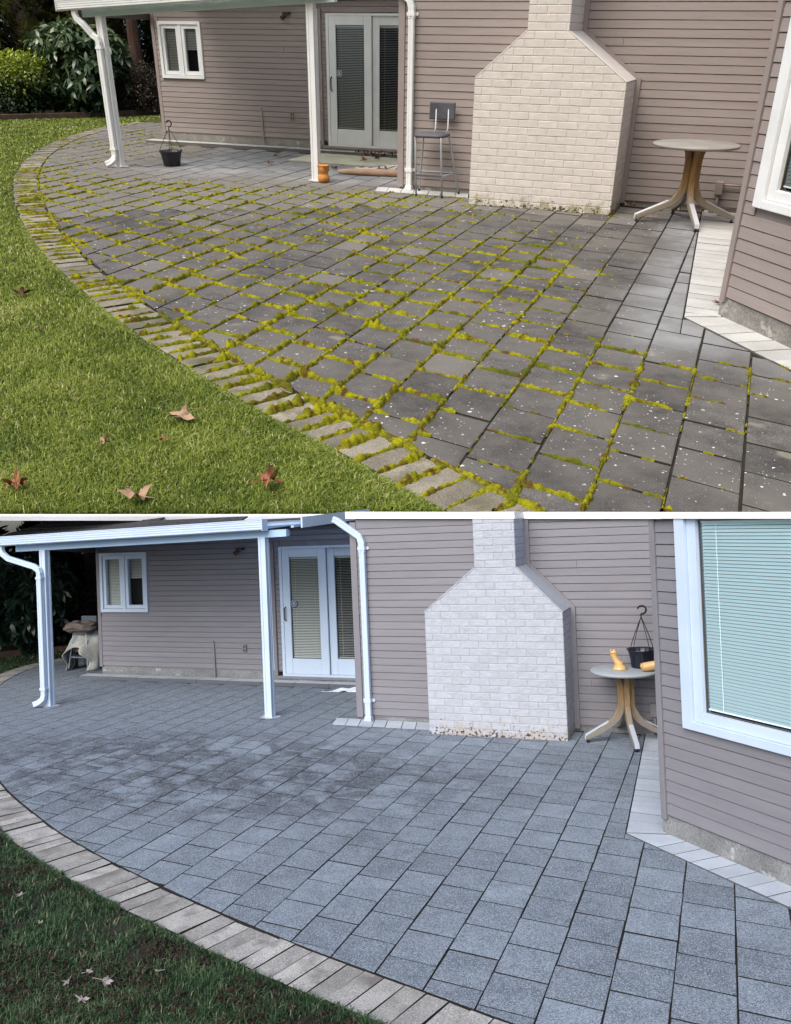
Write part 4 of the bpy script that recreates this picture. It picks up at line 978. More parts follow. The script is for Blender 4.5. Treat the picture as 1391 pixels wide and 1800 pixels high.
def bundle(a, b):
    u = a * 2 * math.pi; v = (b - .5) * math.pi; c_ = math.cos(v)
    wob = 1 + .16 * mnoise.noise((2.2 * math.cos(u) * c_, 2.2 * math.sin(u) * c_, 2.2 * b + 3)) + .05 * math.sin(7 * b * 3 + 2 * math.sin(u))
    return (-10.73 + .33 * wob * math.cos(u) * abs(c_) ** .5, 11.05 + .24 * wob * math.sin(u) * abs(c_) ** .5, .80 + .085 * wob * math.copysign(abs(math.sin(v)) ** .8, math.sin(v)) + .02 * math.sin(3 * u))
solo('folded_rug', MB().grid(bundle, 48, 20), rug_m2, B, (-10.69, 11.05, .74), 'brown rug folded into a bundle on top of the stool seat', 'rug', sm=True)

# orange ornament by the second post, tan ornaments on the table
mb = MB(); wv = lambda a, z: 1 + .05 * math.sin(3 * a + 40 * z) + (.10 * math.sin(5 * a) if z > .2 else 0)
mb.lathe([(.03, 0), (.065, .006), (.084, .04), (.086, .075), (.070, .105), (.058, .12), (.068, .14), (.082, .165), (.078, .195), (.084, .225), (.092, .235), (.078, .228), (.05, .20), (.003, .19)], (-5.09, 8.60, 0), 40, wv)
solo('clay_ornament', mb, MT['clay'], T, (-5.09, 8.60, 0), 'orange two-lobed clay ornament at the foot of the second cover post', 'ornament', sm=True)
o = empty('clay_ornament', B, (-.665, 8.06, .789), 'tan clay ornament with upright neck on the table by the dark pot', 'ornament')
mb = MB(); mb.lathe([(.003, 0), (.082, 0), (.084, .008), (.070, .026), (.058, .045), (.046, .056), (.003, .062)], (-.650, 8.06, .790), 36); part('base', mb, MBm['clay'], o, True)
mb = MB(); c0 = Vector((-.650, 8.06, .79)); pth = [(.01, .03, .048), (-.005, .06, .044), (-.03, .09, .036), (-.048, .12, .033), (-.058, .15, .035), (-.062, .18, .038), (-.064, .198, .036), (-.066, .207, .026)]
mb.tube([c0 + Vector((a, 0, b)) for a, b, r in pth], [r for a, b, r in pth], 20); part('neck', mb, MBm['clay'], o, True)
mb = MB()
for dx, dz in ((-.086, .205), (-.052, .202)): mb.lathe([(.003, 0), (.011, .002), (.012, .016), (.008, .026), (.003, .028)], tuple(c0 + Vector((dx, -.012, dz - .01))), 12)
part('knob', mb, MBm['clay'], o, True)
mb = MB()
for dx in (-.074, -.048): mb.lathe([(.003, -.004), (.008, .0), (.003, .004)], tuple(c0 + Vector((dx, -.040, .182))), 10)
part('eye', mb, MBm['black'], o, True)
o = empty('clay_ornament', B, (-.30, 7.98, .789), 'shoe shaped tan clay ornament lying on the table beside the corner board', 'ornament')
c0 = Vector((-.30, 7.97, .79)); pth = [(-.115, .040, .022), (-.105, .045, .040), (-.08, .05, .048), (-.04, .055, .050), (0, .062, .050), (.04, .074, .046), (.07, .09, .044), (.09, .11, .040), (.10, .135, .034), (.104, .15, .026)]
mb = MB(); mb.tube([c0 + Vector((a, .15 * a, b)) for a, b, r in pth], [r for a, b, r in pth], 22); b_ = part('body', mb, MBm['clay'], o, True)
for k in range(7):
    a = -1.2 + k * .4; part('ridge', MB().tube([c0 + Vector((-.112 + .006 * abs(k - 3), -.016 + .035 * math.sin(a + t) * 1.1, .046 + .038 * math.cos(a + t))) for t in (-.12, 0, .12)], .006, 6), MBm['clay'], b_, True)

# mat, rug, paper by the doors
mat_m = mat('cream_mat', (.56, .55, .43), (.46, .46, .34), 3, .95, .002, 200, speck=(50, .85, 1.12)); 
mb = MB(); V = lambda a, b, z: (-6.66 + .06 * b + (2.65 + .03 * b) * a, 10.46 + 1.05 * b - .12 * a, z + .006 * abs(mnoise.noise((a * 9, b * 4, 0))))
mb.grid(lambda a, b: V(a, b, .014), 40, 12); mb.add([V(a, b, 0) for a, b in ((0, 0), (1, 0), (1, 1), (0, 1))], [(0, 3, 2, 1)])
r = solo('door_mat', mb, mat_m, T, (-6.6, 10.9, .004), 'long cream mat lying flat in front of the door on the mossy patio', 'mat')
so = r.modifiers.new('thick', 'SOLIDIFY'); so.thickness = .010
tan_m = mat('rug_back_tan', (.42, .28, .19), (.34, .22, .15), 8, .95, .002, 150)
def rug_pat(k):
    N, L = k['N'], k['L']; w = N.new('ShaderNodeTexVoronoi'); w.feature = 'DISTANCE_TO_EDGE'; w.inputs['Scale'].default_value = 7.0; L.new(k['tc'].outputs['Object'], w.inputs['Vector'])
    wv = N.new('ShaderNodeTexWave'); wv.wave_type = 'RINGS'; wv.inputs['Scale'].default_value = 3.5; wv.inputs['Distortion'].default_value = 2.0; L.new(k['tc'].outputs['Object'], wv.inputs['Vector'])
    c = k['mix'](k['math']('LESS_THAN', w.outputs['Distance'], .10), k['col'], (.07, .07, .075)); return k['mix'](k['math']('MULTIPLY', k['math']('GREATER_THAN', wv.outputs['Fac'], .80), .8), c, (.62, .56, .44))
pat_m = mat('rug_face_patterned', (.46, .43, .38), (.36, .34, .31), 12, .95, .002, 150, extra=rug_pat)
o = empty('rolled_rug', T, (-4.6, 9.7, 0), 'tan rug half rolled with patterned face near the door beside mat', 'rug')
mb = MB(); mb.tube([(-5.22, 9.40, .045), (-5.0, 9.43, .05), (-4.6, 9.48, .052), (-3.9, 9.56, .055)], [.030, .046, .052, .055], 14); part('roll', mb, tan_m, o, True)
def rf(a, b):
    x = -5.02 + 1.15 * a; y = 9.46 + .08 * a + (1.0 * b * (.35 + .65 * math.sin(min(1, a * 1.6) * math.pi / 2))); return (x, y,   .02 + .20 * math.sin(math.pi * min(1, b * 1.1)) * (.35 + .65 * a) * (1 - b * .5) + .012 * mnoise.noise((a * 6, b * 6, 1)))
f_ = part('folded_face', MB().grid(rf, 30, 16), pat_m, o, True); so = f_.modifiers.new('thick', 'SOLIDIFY'); so.thickness = .010; so.offset = 1
pap = mat('white_sheet', (.72, .78, .86), (.62, .68, .78), 4, .6, .001, 40)
def pf(a, b): return (-5.26 + .55 * a + .20 * b * (1 - a), 9.93 + .55 * b * a + .08 * a, .006 + .05 * max(0, mnoise.noise((a * 4, b * 4, 7))) + .10 * max(0, a - .55) * b)
r = solo('plastic_sheet', MB().grid(pf, 24, 12), pap, B, (-5.0, 10.1, .006), 'crumpled white plastic sheet lying on the clean patio by the door', 'sheet', sm=True); so = r.modifiers.new('thick', 'SOLIDIFY'); so.thickness = .003

# fallen leaves: lobed, curled, each on its own
leaf_ms = [mat('dry_leaf_rust', (.33, .13, .06), (.22, .085, .045), 20, .7, .001, 200), mat('dry_leaf_tan', (.40, .27, .17), (.28, .17, .11), 20, .7, .001, 200), mat('dry_leaf_grey', (.30, .25, .22), (.20, .16, .14), 20, .7, .001, 200), mat('dry_leaf_pale', (.30, .285, .27), (.20, .185, .17), 20, .7, .001, 200), mat('dry_leaf_dark', (.12, .045, .03), (.07, .03, .022), 20, .8, .001, 200)]
def leaf_mesh(seed, size, curl, lobes=5):
    rnd = random.Random(seed); mb = MB(); rings = 4
    star = [(0, 1.0), (.13, .62), (.20, .70), (.36, .36), (.62, .50), (.80, .95), (.98, .62), (1.25, .34), (1.62, .45), (1.95, .78), (2.15, .46), (2.55, .26), (3.0, .22)]
    out = [(a + rnd.uniform(-.05, .05), r * rnd.uniform(.85, 1.12)) for a, r in star]; out = out + [(2 * math.pi - a, r * rnd.uniform(.85, 1.12)) for a, r in reversed(star[1:])]
    n = len(out); V = [(0, 0, 0)]; fold = rnd.uniform(.2, 1.0); ax = rnd.uniform(-.6, .6)
    for i in range(1, rings + 1):
        for a, r in out:
            rr = size * r * i / rings; x, y = rr * math.sin(a), rr * math.cos(a); q = i / rings
            u = (x * math.cos(ax) + y * math.sin(ax)) / size; z = curl * size * (fold * u * u * .9 + .28 * q * q * math.sin(3 * a + seed) + .22 * mnoise.noise((x * 25, y * 25, seed)))
            k = 1 - .35 * curl * q * abs(u); V.append((x * k, y * k, z))
    F = [(0, 1 + k, 1 + (k + 1) % n) for k in range(n)]
    for i in range(rings - 1):
        for k in range(n): F.append((1 + i * n + k, 1 + (i + 1) * n + k, 1 + (i + 1) * n + (k + 1) % n, 1 + i * n + (k + 1) % n))
    zmin = min(v[2] for v in V); V = [(x, y, z - zmin) for x, y, z in V]; mb.add(V, F)
    mb.tube([(0, 0, -zmin), (size * .05, -size * .5, -zmin + .08 * size), (size * .2, -size * 1.0, -zmin + .15 * size)], .0022, 5)
    return mb
def leaf(P, xy, size, mi, label, curl=.5, seed=0, group=None, rot=None, z=.0, tilt=(0, 0)):
    mb = leaf_mesh(seed, size, curl); me = mb.mesh('fallen_leaf'); me.materials.append(leaf_ms[mi])
    o = solo('fallen_leaf', me, None, P, (xy[0], xy[1], z), label, 'leaf', group, sm=True)
    r = rot if rot is not None else seed * 2.399
    o.matrix_world = P['M'] @ Matrix.Translation((xy[0], xy[1], z)) @ Matrix.Rotation(r, 4, 'Z') @ Matrix.Rotation(tilt[0], 4, 'X') @ Matrix.Rotation(tilt[1], 4, 'Y')
leaf(T, (-2.07, .42), .125, 1, 'large curled tan star shaped leaf near the middle of the bright lawn', .55, 3, rot=2.4, z=.03)
leaf(T, (-2.265, -.04), .052, 1, 'small folded tan leaf standing in the bright lawn', 1.3, 5, z=.03)
leaf(T, (-1.997, .11), .040, 0, 'tiny rust leaf beside the folded tan leaf on the bright lawn', .7, 6, z=.035)
leaf(T, (-2.33, -.60), .10, 0, 'rust red curled leaf at the lower left end of the bright lawn', 1.0, 8, rot=.6, z=.03)
leaf(T, (-1.74, -.47), .11, 1, 'pinkish brown curled leaf touching the white dividing beam', .8, 9, rot=1.2, z=.02)
leaf(T, (-1.25, -.12), .095, 0, 'curled reddish brown leaf in the bright lawn near its tip by the edging', 1.1, 11, rot=-.7, z=.025)
leaf(T, (-4.29, 2.58), .10, 2, 'pale grey leaf lying across the edging course of mossy patio', .35, 12, z=.004)
leaf(T, (.62, 4.12), .085, 1, 'curled tan leaf on the pale slabs beside the bay', .8, 14, z=.008)
leaf(T, (-4.72, 2.07), .10, 4, 'dark brown leaf in the bright lawn near the grey leaf on the edging', .7, 15, z=.03)
leaf(T, (-2.18, 3.35), .085, 3, 'pale fallen leaf lying alone in the middle of the mossy patio', .2, 16, z=.004)
for i, xy in enumerate([(-14.34, 12.77), (-14.1, 13.1), (-13.2, 13.05), (-13.9, 11.95), (-12.75, 11.85), (-13.4, 14.4), (-13.0, 12.6), (-13.6, 13.5)]):
    leaf(T, xy, .06, (1, 4, 3, 2)[i % 4], 'tiny leaf scattered on the far strip of lawn by the rhododendron', .6, 30 + i, 'leaves on the far lawn', z=.03)
for i, xy in enumerate([(-5.86, 11.60), (-5.78, 11.63), (-5.69, 11.55), (-5.62, 11.62), (-5.53, 11.54), (-5.44, 11.60), (-5.34, 11.55), (-5.25, 11.60), (-5.16, 11.57)]):
    leaf(T, xy, .085, (4, 0)[i % 2], 'dry dark red leaf in the drift along the door sill', 1.1, 50 + i, 'leaves drifted at the door', z=.022)
leaf(T, (-5.40, 10.86), .11, 0, 'rust leaf lying on the cream mat, left of the two on the mat', .9, 61, z=.022); leaf(T, (-5.26, 11.03), .10, 4, 'dark leaf lying on the cream mat, right of the two on the mat', .9, 62, z=.022)
leaf(T, (-5.52, 9.89), .09, 4, 'blackish leaf on the pavers between the orange ornament and rolled rug', .8, 63, z=.006)
leaf(T, (-7.05, 10.85), .10, 0, 'red brown leaf on pavers farther left of the cream mat', .8, 64, z=.006); leaf(T, (-6.69, 9.91), .10, 0, 'red brown leaf on pavers in front of the cream mat corner', .8, 65, z=.006)
for i, xy in enumerate([(.45, 8.36), (.30, 8.40), (.18, 8.36), (-.10, 8.42), (.42, 8.2), (-.32, 8.3), (-.66, 8.42), (-.75, 8.45), (.52, 8.05)]):
    leaf(T, xy, .07, (0, 4, 0, 1)[i % 4], 'dry rust leaf under the round table in the corner by the bay', .9, 70 + i, 'leaves under the table', z=.006)
BL = [((-4.206, 3.009), .05, 'small pale leaf at the left end of the dark lawn near the edging'), ((-2.838, 2.249), .085, 'large pale curled leaf in the dark lawn, biggest of the pale leaves'), ((-2.835, 2.063), .07, 'pale leaf just below the biggest pale leaf on the dark lawn'), ((-3.05, 2.19), .055, 'pale leaf left of the biggest pale leaf on the dark lawn'), ((-3.004, 2.31), .045, 'tiny pale leaf above left of the biggest pale leaf on dark lawn'), ((-2.62, 2.44), .04, 'tiny pale leaf between the biggest pale leaf and the edging'), ((-3.75, 2.72), .035, 'tiny pale leaf in the upper part of dark lawn')]
for i, (xy, sz, lb) in enumerate(BL): leaf(B, xy, sz * .9, 3, lb, .45, 90 + i, z=.022)

# ------------------------------------------------------------------ planting
def cloud(pos, dirs, length, width, tone, droop=.2, seed=0, hexa=True):
    rng = np.random.default_rng(seed); n = len(pos); d = dirs / np.linalg.norm(dirs, axis=1)[:, None]
    up = np.tile([0, 0, 1.0], (n, 1)) + rng.normal(0, .35, (n, 3)); s = np.cross(d, up); s /= np.linalg.norm(s, axis=1)[:, None] + 1e-9; nn = np.cross(s, d)
    L = np.broadcast_to(length, n)[:, None]; W = np.broadcast_to(width, n)[:, None]
    a = pos; b = pos + d * L * .35; c = pos + d * L * .72 - nn * L * droop * .4; t = pos + d * L - nn * L * droop
    V = np.stack([a, b + s * W * .5 + nn * W * .12, c + s * W * .45, t, c - s * W * .45, b - s * W * .5 + nn * W * .12], 1).reshape(-1, 3)
    i = np.arange(n)[:, None] * 6; F = np.concatenate([i + np.array([[0, 1, 5]]), i + np.array([[1, 2, 4]]), i + np.array([[1, 4, 5]]), i + np.array([[2, 3, 4]])], 0)
    return V, F, np.repeat(tone, 6)
def sph(rng, n): v = rng.normal(size=(n, 3)); return v / np.linalg.norm(v, axis=1)[:, None]
def shrub(P, name, c, lobes, n, ln, wd, m, label, cat, whorl=0, stem=True, seed=1, inner=.55, droop=.3, tone_h=False, up=.3):
    rng = np.random.default_rng(seed); o = empty(name, P, (c[0], c[1], 0), label, cat)
    pos, dr = [], []
    tot = sum(l[3] ** 2 for l in lobes)
    for lx, ly, lz, lr, sq in lobes:
        k = int(n * lr * lr / tot); u = sph(rng, k); rad = lr * (1 - inner * rng.random(k) ** 2.2) * (1 + .16 * rng.normal(size=k))
        p = u * rad[:, None] * np.array([1, 1, sq]) + np.array([lx, ly, lz]); keep = p[:, 2] > .05; pos.append(p[keep]); dr.append((u + np.array([0, 0, up]))[keep])
    pos = np.concatenate(pos); dr = np.concatenate(dr)
    if whorl:
        p2, d2, t2 = [], [], []; a = rng.random(len(pos)) * 6.28
        tn = rng.random(len(pos))
        for k in range(whorl):
            ang = a + 6.283 * k / whorl + rng.normal(0, .15, len(pos)); ax = dr / np.linalg.norm(dr, axis=1)[:, None]
            e1 = np.cross(ax, [0, .3, 1.0]); e1 /= np.linalg.norm(e1, axis=1)[:, None] + 1e-9; e2 = np.cross(ax, e1)
            p2.append(pos); d2.append(e1 * np.cos(ang)[:, None] + e2 * np.sin(ang)[:, None] + ax * .35 + np.array([0, 0, -.1])); t2.append(np.clip(tn + rng.normal(0, .15, len(pos)), 0, 1))
        pos = np.concatenate(p2); dr = np.concatenate(d2); tone = np.concatenate(t2)
    else: dr = dr + rng.normal(0, .6, dr.shape); tone = rng.random(len(pos))
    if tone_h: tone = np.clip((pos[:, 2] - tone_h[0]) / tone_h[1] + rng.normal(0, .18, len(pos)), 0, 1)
    V, F, t = cloud(pos, dr, ln * rng.uniform(.7, 1.2, len(pos)), wd * rng.uniform(.8, 1.15, len(pos)), tone, droop, seed)
    part('crown', fast_mesh('crown', V, F, t), m, o)
    mb = MB()
    for k in range(7):
        a = k * 2.4; l = lobes[k % len(lobes)]; q0 = Vector((c[0] + .12 * math.cos(a), c[1] + .12 * math.sin(a), 0)); q1 = Vector((c[0] + l[0] * .7 + .2 * math.cos(a), c[1] + l[1] * .7 + .2 * math.sin(a), l[2] * .9))
        mb.tube([q0, q0.lerp(q1, .5) + Vector((.05 * math.sin(k), .05, .05)), q1], [.03, .02, .008], 7)
    part('stems', mb, MT['wood'], o, True); return o
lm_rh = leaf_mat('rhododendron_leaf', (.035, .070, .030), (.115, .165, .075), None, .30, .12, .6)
lm_ye = leaf_mat('variegated_leaf', (.020, .045, .014), (.26, .33, .035), (.42, .48, .06), .45, .25)
lm_pu = leaf_mat('bronze_leaf', (.022, .018, .014), (.085, .065, .040), None, .4, .12)
lm_co = leaf_mat('conifer_spray', (.030, .042, .012), (.120, .130, .036), None, .7, .15, .2)
lm_cd = leaf_mat('dark_conifer_spray', (.010, .020, .009), (.035, .055, .020), None, .7, .15, .2)
lm_rb = leaf_mat('rhododendron_leaf_cool', (.016, .040, .028), (.050, .095, .070), None, .30, .12, .6)  # lower copies of the leaf colours, with the cool light cast put in
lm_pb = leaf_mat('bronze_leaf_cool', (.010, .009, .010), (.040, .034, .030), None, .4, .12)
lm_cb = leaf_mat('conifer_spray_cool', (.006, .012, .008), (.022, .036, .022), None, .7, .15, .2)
shrub(T, 'rhododendron', (-15.35, 16.1), [(0, 0, 1.0, 1.0, 1.0), (-.45, -.1, 1.45, .62, .8), (.5, .15, 1.35, .65, .85), (.1, -.2, 1.7, .5, .7), (.55, -.35, .7, .55, 1), (-.5, -.5, .8, .55, 1)], 640, .27, .085, lm_rh, 'large rhododendron with drooping long leaves behind the bright lawn', 'shrub', 7, seed=3, inner=.5, droop=.25, tone_h=(.4, 1.9))
shrub(T, 'variegated_shrub', (-16.25, 15.0), [(0, 0, .65, .75, .9), (-.35, .1, 1.0, .5, .8), (.35, -.1, .95, .48, .8), (-.1, -.3, .45, .5, .8), (-.7, -.2, .8, .6, .9)], 5200, .095, .045, lm_ye, 'bushy shrub with yellow green tips at the left end of mossy scene', 'shrub', 0, seed=4, tone_h=(.55, .95))
shrub(T, 'bronze_shrub', (-14.2, 16.9), [(0, 0, .58, .62, .95), (.25, .1, .50, .5, .9), (-.25, 0, .5, .5, .9)], 6500, .06, .026, lm_pu, 'rounded dark bronze leaved shrub beside the corner of the house by the mossy patio', 'shrub', 0, seed=5)
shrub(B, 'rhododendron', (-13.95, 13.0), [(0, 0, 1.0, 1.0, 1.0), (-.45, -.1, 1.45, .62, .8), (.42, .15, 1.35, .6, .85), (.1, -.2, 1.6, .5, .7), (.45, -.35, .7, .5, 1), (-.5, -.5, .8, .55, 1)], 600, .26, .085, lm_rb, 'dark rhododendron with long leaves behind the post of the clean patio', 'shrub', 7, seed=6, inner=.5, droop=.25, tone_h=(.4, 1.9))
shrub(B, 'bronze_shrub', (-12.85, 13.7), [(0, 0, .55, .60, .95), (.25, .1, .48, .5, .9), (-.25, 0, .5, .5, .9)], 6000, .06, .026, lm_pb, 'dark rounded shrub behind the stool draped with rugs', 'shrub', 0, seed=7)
def conifer(P, c, h, r, m, label, seed, n=5200, grp=None):
    rng = np.random.default_rng(seed); o = empty('conifer', P, (c[0], c[1], 0), label, 'tree', grp)
    z = h * rng.random(n) ** .85; prof = r * np.clip(1.05 - (z / h) ** 2.2, .05, 1); a = rng.random(n) * 6.283
    lump = 1 + .14 * np.sin(a * 5 + z * 3.1 + seed) + .10 * np.sin(a * 9 - z * 5) + .08 * rng.normal(size=n)
    rad = prof * lump * (1 - .35 * rng.random(n) ** 2); pos = np.stack([rad * np.cos(a), rad * np.sin(a), z + .05], 1)
    dr = np.stack([np.cos(a), np.sin(a), np.full(n, .9)], 1) + rng.normal(0, .4, (n, 3))
    V, F, t = cloud(pos, dr, .20 * rng.uniform(.6, 1.3, n), .075 * rng.uniform(.7, 1.3, n), np.clip(.5 + .5 * (lump - 1) / .3 + rng.normal(0, .2, n), 0, 1), .15, seed)
    part('crown', fast_mesh('crown', V, F, t), m, o)
    mb = MB(); mb.tube([(c[0], c[1], 0), (c[0], c[1], h * .5), (c[0], c[1], h * .92)], [.11, .07, .02], 10); mb.tube([(c[0], c[1], .1), (c[0], c[1], h * .5), (c[0], c[1], h * .8)], [r * .62, r * .55, r * .2], 12); part('trunk', mb, MT['dark'], o, True)  # trunk, plus an added fat dark core that blocks light through the crown
T_con = [((-17.6, 17.3), 4.6, 1.05, 0, 'olive conifer behind the variegated shrub'), ((-16.1, 18.1), 4.8, 1.15, 0, 'tall olive conifer rising behind the large rhododendron'), ((-14.9, 19.3), 4.6, 1.0, 1, 'dark conifer behind the reddish trunk by the mossy patio'), ((-13.2, 20.2), 4.6, 1.0, 1, 'dark conifer close to the corner of the house by the mossy patio'), ((-19.0, 15.9), 4.6, 1.15, 1, 'dark conifer at the far left edge above the bright lawn'), ((-18.3, 18.6), 5.0, 1.4, 1, 'dark conifer in the gap between the olive conifers at upper left'), ((-11.4, 21.0), 4.4, 1.1, 1, 'dark conifer mostly hidden by the house at the mossy patio')]
for i, (c, h, r, k, lb) in enumerate(T_con): conifer(T, c, h, r, (lm_co, lm_cd)[k], lb, 20 + i, grp='conifers behind the mossy patio')
B_con = [((-16.3, 13.6), 3.5, 1.15, 'dark conifer at the left edge behind the clean patio'), ((-15.2, 15.3), 3.7, 1.15, 'dark conifer behind the dark rhododendron at clean patio'), ((-13.7, 16.4), 3.6, 1.05, 'dark conifer behind the trunk by the clean patio'), ((-12.0, 17.2), 3.4, 1.0, 'dark conifer near the house corner behind the clean patio'), ((-10.2, 17.6), 3.0, 1.0, 'dark conifer hidden behind the shingle roof of clean patio')]
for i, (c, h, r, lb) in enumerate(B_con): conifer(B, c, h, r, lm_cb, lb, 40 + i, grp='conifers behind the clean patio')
bark = mat('red_bark', (.105, .058, .042), (.045, .026, .022), 5, .95, .03, 14, stretch=(3, 3, .5)); barkB = mat('red_bark_cool', (.050, .034, .034), (.022, .016, .018), 5, .95, .03, 14, stretch=(3, 3, .5))  # second bark repeats the first with the cool light cast put in
for P, c, mm, lb, lm in ((T, (-14.75, 17.7), bark, 'reddish bare trunk between dark conifers behind the bronze shrub', lm_cd), (B, (-13.42, 14.5), barkB, 'dim brown trunk between conifers behind the draped stool', lm_cb)):
    o = empty('pine_tree', P, (c[0], c[1], 0), lb, 'tree'); mb = MB(); rings = []
    for i in range(25):
        z = i * (.19 if P is T else .15); rings.append([(c[0] + (.17 - .012 * z) * (1 + .12 * math.sin(5 * a + z) + .07 * mnoise.noise((math.cos(a) * 3, math.sin(a) * 3, z * 2))) * math.cos(a), c[1] + (.17 - .012 * z) * (1 + .10 * mnoise.noise((math.cos(a) * 4, math.sin(a) * 4, z * 3))) * math.sin(a), z) for a in [2 * math.pi * k / 18 for k in range(18)]])
    mb.ring_sweep(rings); part('trunk', mb, mm, o, True)
    rng = np.random.default_rng(77); u = sph(rng, 1500); pos = u * np.array([1.3, 1.3, .9]) * rng.random((1500, 1)) ** .4 + np.array([0, 0, 4.4 if P is T else 3.6]); V, F, t = cloud(pos, u + rng.normal(0, .5, u.shape), .22, .05, rng.random(1500), .2, 5); part('crown', fast_mesh('crown', V, F, t), lm, o)

# timber edging and bark bed behind the lawns
litter = mat('bark_mulch', (.055, .028, .018), (.022, .014, .010), 16, 1.0, .02, 30)
for P, line, back, word in ((T, [(-17.6, 12.9), (-16.2, 13.95), (-14.5, 15.7), (-13.9, 17.1), (-13.3, 18.6)], (-6, 6), 'bright'), (B, [(-15.0, 10.2), (-13.82, 12.1), (-13.37, 12.76), (-12.6, 13.2), (-11.0, 13.9)], (-6, 6), 'dark')):
    mb = MB(); V = [(x, y, -.010) for x, y in line] + [(x - 6, y + 5, -.010) for x, y in line[::-1]]; mb.add(V, [tuple(range(len(V)))]); solo('planting_bed', mb, litter, P, (0, 0, 0), kind='structure')
    e = empty('timber_edging', P, (*line[1], 0), 'low brown timber edging along the back of the %s lawn' % word, 'edging')
    for a, b in zip(line, line[1:]): bevel(part('timber', MB().rect_tube([(*a, .045), (*b, .045)], .09, .13), MT['wood'], e), .01, 1)

# ------------------------------------------------------------------ lawn blades
def signed_out(P, pts):                                        # > 0 outside the paving
    o = np.array(P['outer_pts']); t = np.zeros_like(o); t[1:-1] = o[2:] - o[:-2]; t[0] = t[1]; t[-1] = t[-2]; t /= np.linalg.norm(t, axis=1)[:, None]
    out = np.empty(len(pts))
    for i in range(0, len(pts), 4000):
        q = pts[i:i + 4000]; k = ((q[:, None, :] - o[None]) ** 2).sum(2).argmin(1); out[i:i + 4000] = ((q - o[k]) * np.stack([-t[k][:, 1], t[k][:, 0]], 1)).sum(1)
    return out
def lawn_blades(P, root, n, r0, r1, m, hgt, seed, spread, keep=1.0):
    rng = np.random.default_rng(seed); f = (M_T.to_3x3().inverted() @ FWD) if P is T else FWD; f = np.array([f.x, f.y]); f /= np.linalg.norm(f)
    a = rng.uniform(-.62, .25, n) ; r = np.exp(rng.uniform(math.log(r0), math.log(r1), n)); ca, sa = np.cos(-a), np.sin(-a)
    d = np.stack([f[0] * ca - f[1] * sa, f[0] * sa + f[1] * ca], 1); p = np.array([P['cam'].x, P['cam'].y]) + d * r[:, None]
    oc = np.array(P['outer_pts']); tt = np.gradient(oc, axis=0); tt /= np.linalg.norm(tt, axis=1)[:, None]; m2 = n // 9       # ragged fringe leaning over the edging
    q = rng.integers(0, len(oc) - 1, m2); dq = np.linalg.norm(oc[q] - np.array([P['cam'].x, P['cam'].y]), axis=1); q = q[dq < 11]
    fr = oc[q] + np.stack([-tt[q][:, 1], tt[q][:, 0]], 1) * rng.uniform(-.016, .05, len(q))[:, None] + tt[q] * rng.uniform(-.05, .05, len(q))[:, None]
    p = np.concatenate([p, fr]); r = np.concatenate([r, np.linalg.norm(fr - np.array([P['cam'].x, P['cam'].y]), axis=1)]); n = len(p)
    s = signed_out(P, p); ok = (s > -.03 * (rng.random(n) < .35) * rng.random(n) + .004) & (s < 9)
    line = (lambda q: (q[:, 1] < 13.4 + (q[:, 0] + 16.6) * .95)) if P is T else (lambda q: (q[:, 1] < 12.0 + (q[:, 0] + 13.9) * 1.0))
    ok &= line(p)
    if P is T: ok &= (p @ np.array(EN) <= ED - .004)
    p = p[ok]; r = r[ok]; s = s[ok]; k = len(p)
    patch = np.array([mnoise.noise((x * 2.3, y * 2.3, seed)) + .6 * mnoise.noise((x * 7, y * 7, seed + 3)) for x, y in p])
    if keep < 1:
        sel = rng.random(k) < np.clip(keep + patch * .9, .08, 1); p, r, s, patch = p[sel], r[sel], s[sel], patch[sel]; k = len(p)
    h = hgt * rng.uniform(.45, 1.25, k) * (1 + .35 * patch) * np.clip(.8 + s * 4, .8, 1.2); w = np.maximum(.0026, .00055 * r) * rng.uniform(.7, 1.3, k)
    ang = rng.random(k) * 6.283; lean = rng.uniform(.15, spread, k); b = np.column_stack([p, np.full(k, -.014)])
    sd = np.column_stack([np.cos(ang), np.sin(ang), np.zeros(k)]) * w[:, None]; l = np.column_stack([np.cos(ang + 1.57 + rng.normal(0, .5, k)), np.sin(ang + 1.57), np.zeros(k)]) * (lean * h)[:, None]
    up = np.column_stack([np.zeros((k, 2)), h])
    V = np.stack([b - sd, b + sd, b + up * .6 + l * .35 - sd * .8, b + up * .6 + l * .35 + sd * .8, b + up * (1 - .25 * lean[:, None]) + l * 1.1], 1).reshape(-1, 3)
    i = np.arange(k)[:, None] * 5; F = np.concatenate([i + np.array([[0, 1, 3]]), i + np.array([[0, 3, 2]]), i + np.array([[2, 3, 4]])], 0)
    big = np.array([mnoise.noise((x * .9, y * .9, seed + 9)) for x, y in p]); tone = np.clip(.38 + .28 * patch + .22 * big + rng.normal(0, .18, k), 0, .9); straw = rng.random(k) < .045; tone[straw] = 1.0
    o = solo('grass', fast_mesh('grass', V, F, np.repeat(tone, 5)), m, P, (0, 0, 0), root, 'grass', kind='stuff')
    return o
gm_T = leaf_mat('lawn_blade', (.085, .140, .018), (.31, .37, .060), (.60, .53, .28), .55, .30, .25)
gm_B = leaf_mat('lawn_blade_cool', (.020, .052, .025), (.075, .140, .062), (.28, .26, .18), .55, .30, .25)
lawn_blades(T, 'bright green grass beside the mossy patio', 700000, 3.2, 26, gm_T, .031, 2, 1.2)
lawn_blades(B, 'dark thin grass beside the clean patio', 480000, 3.4, 20, gm_B, .040, 3, 1.3, .55)
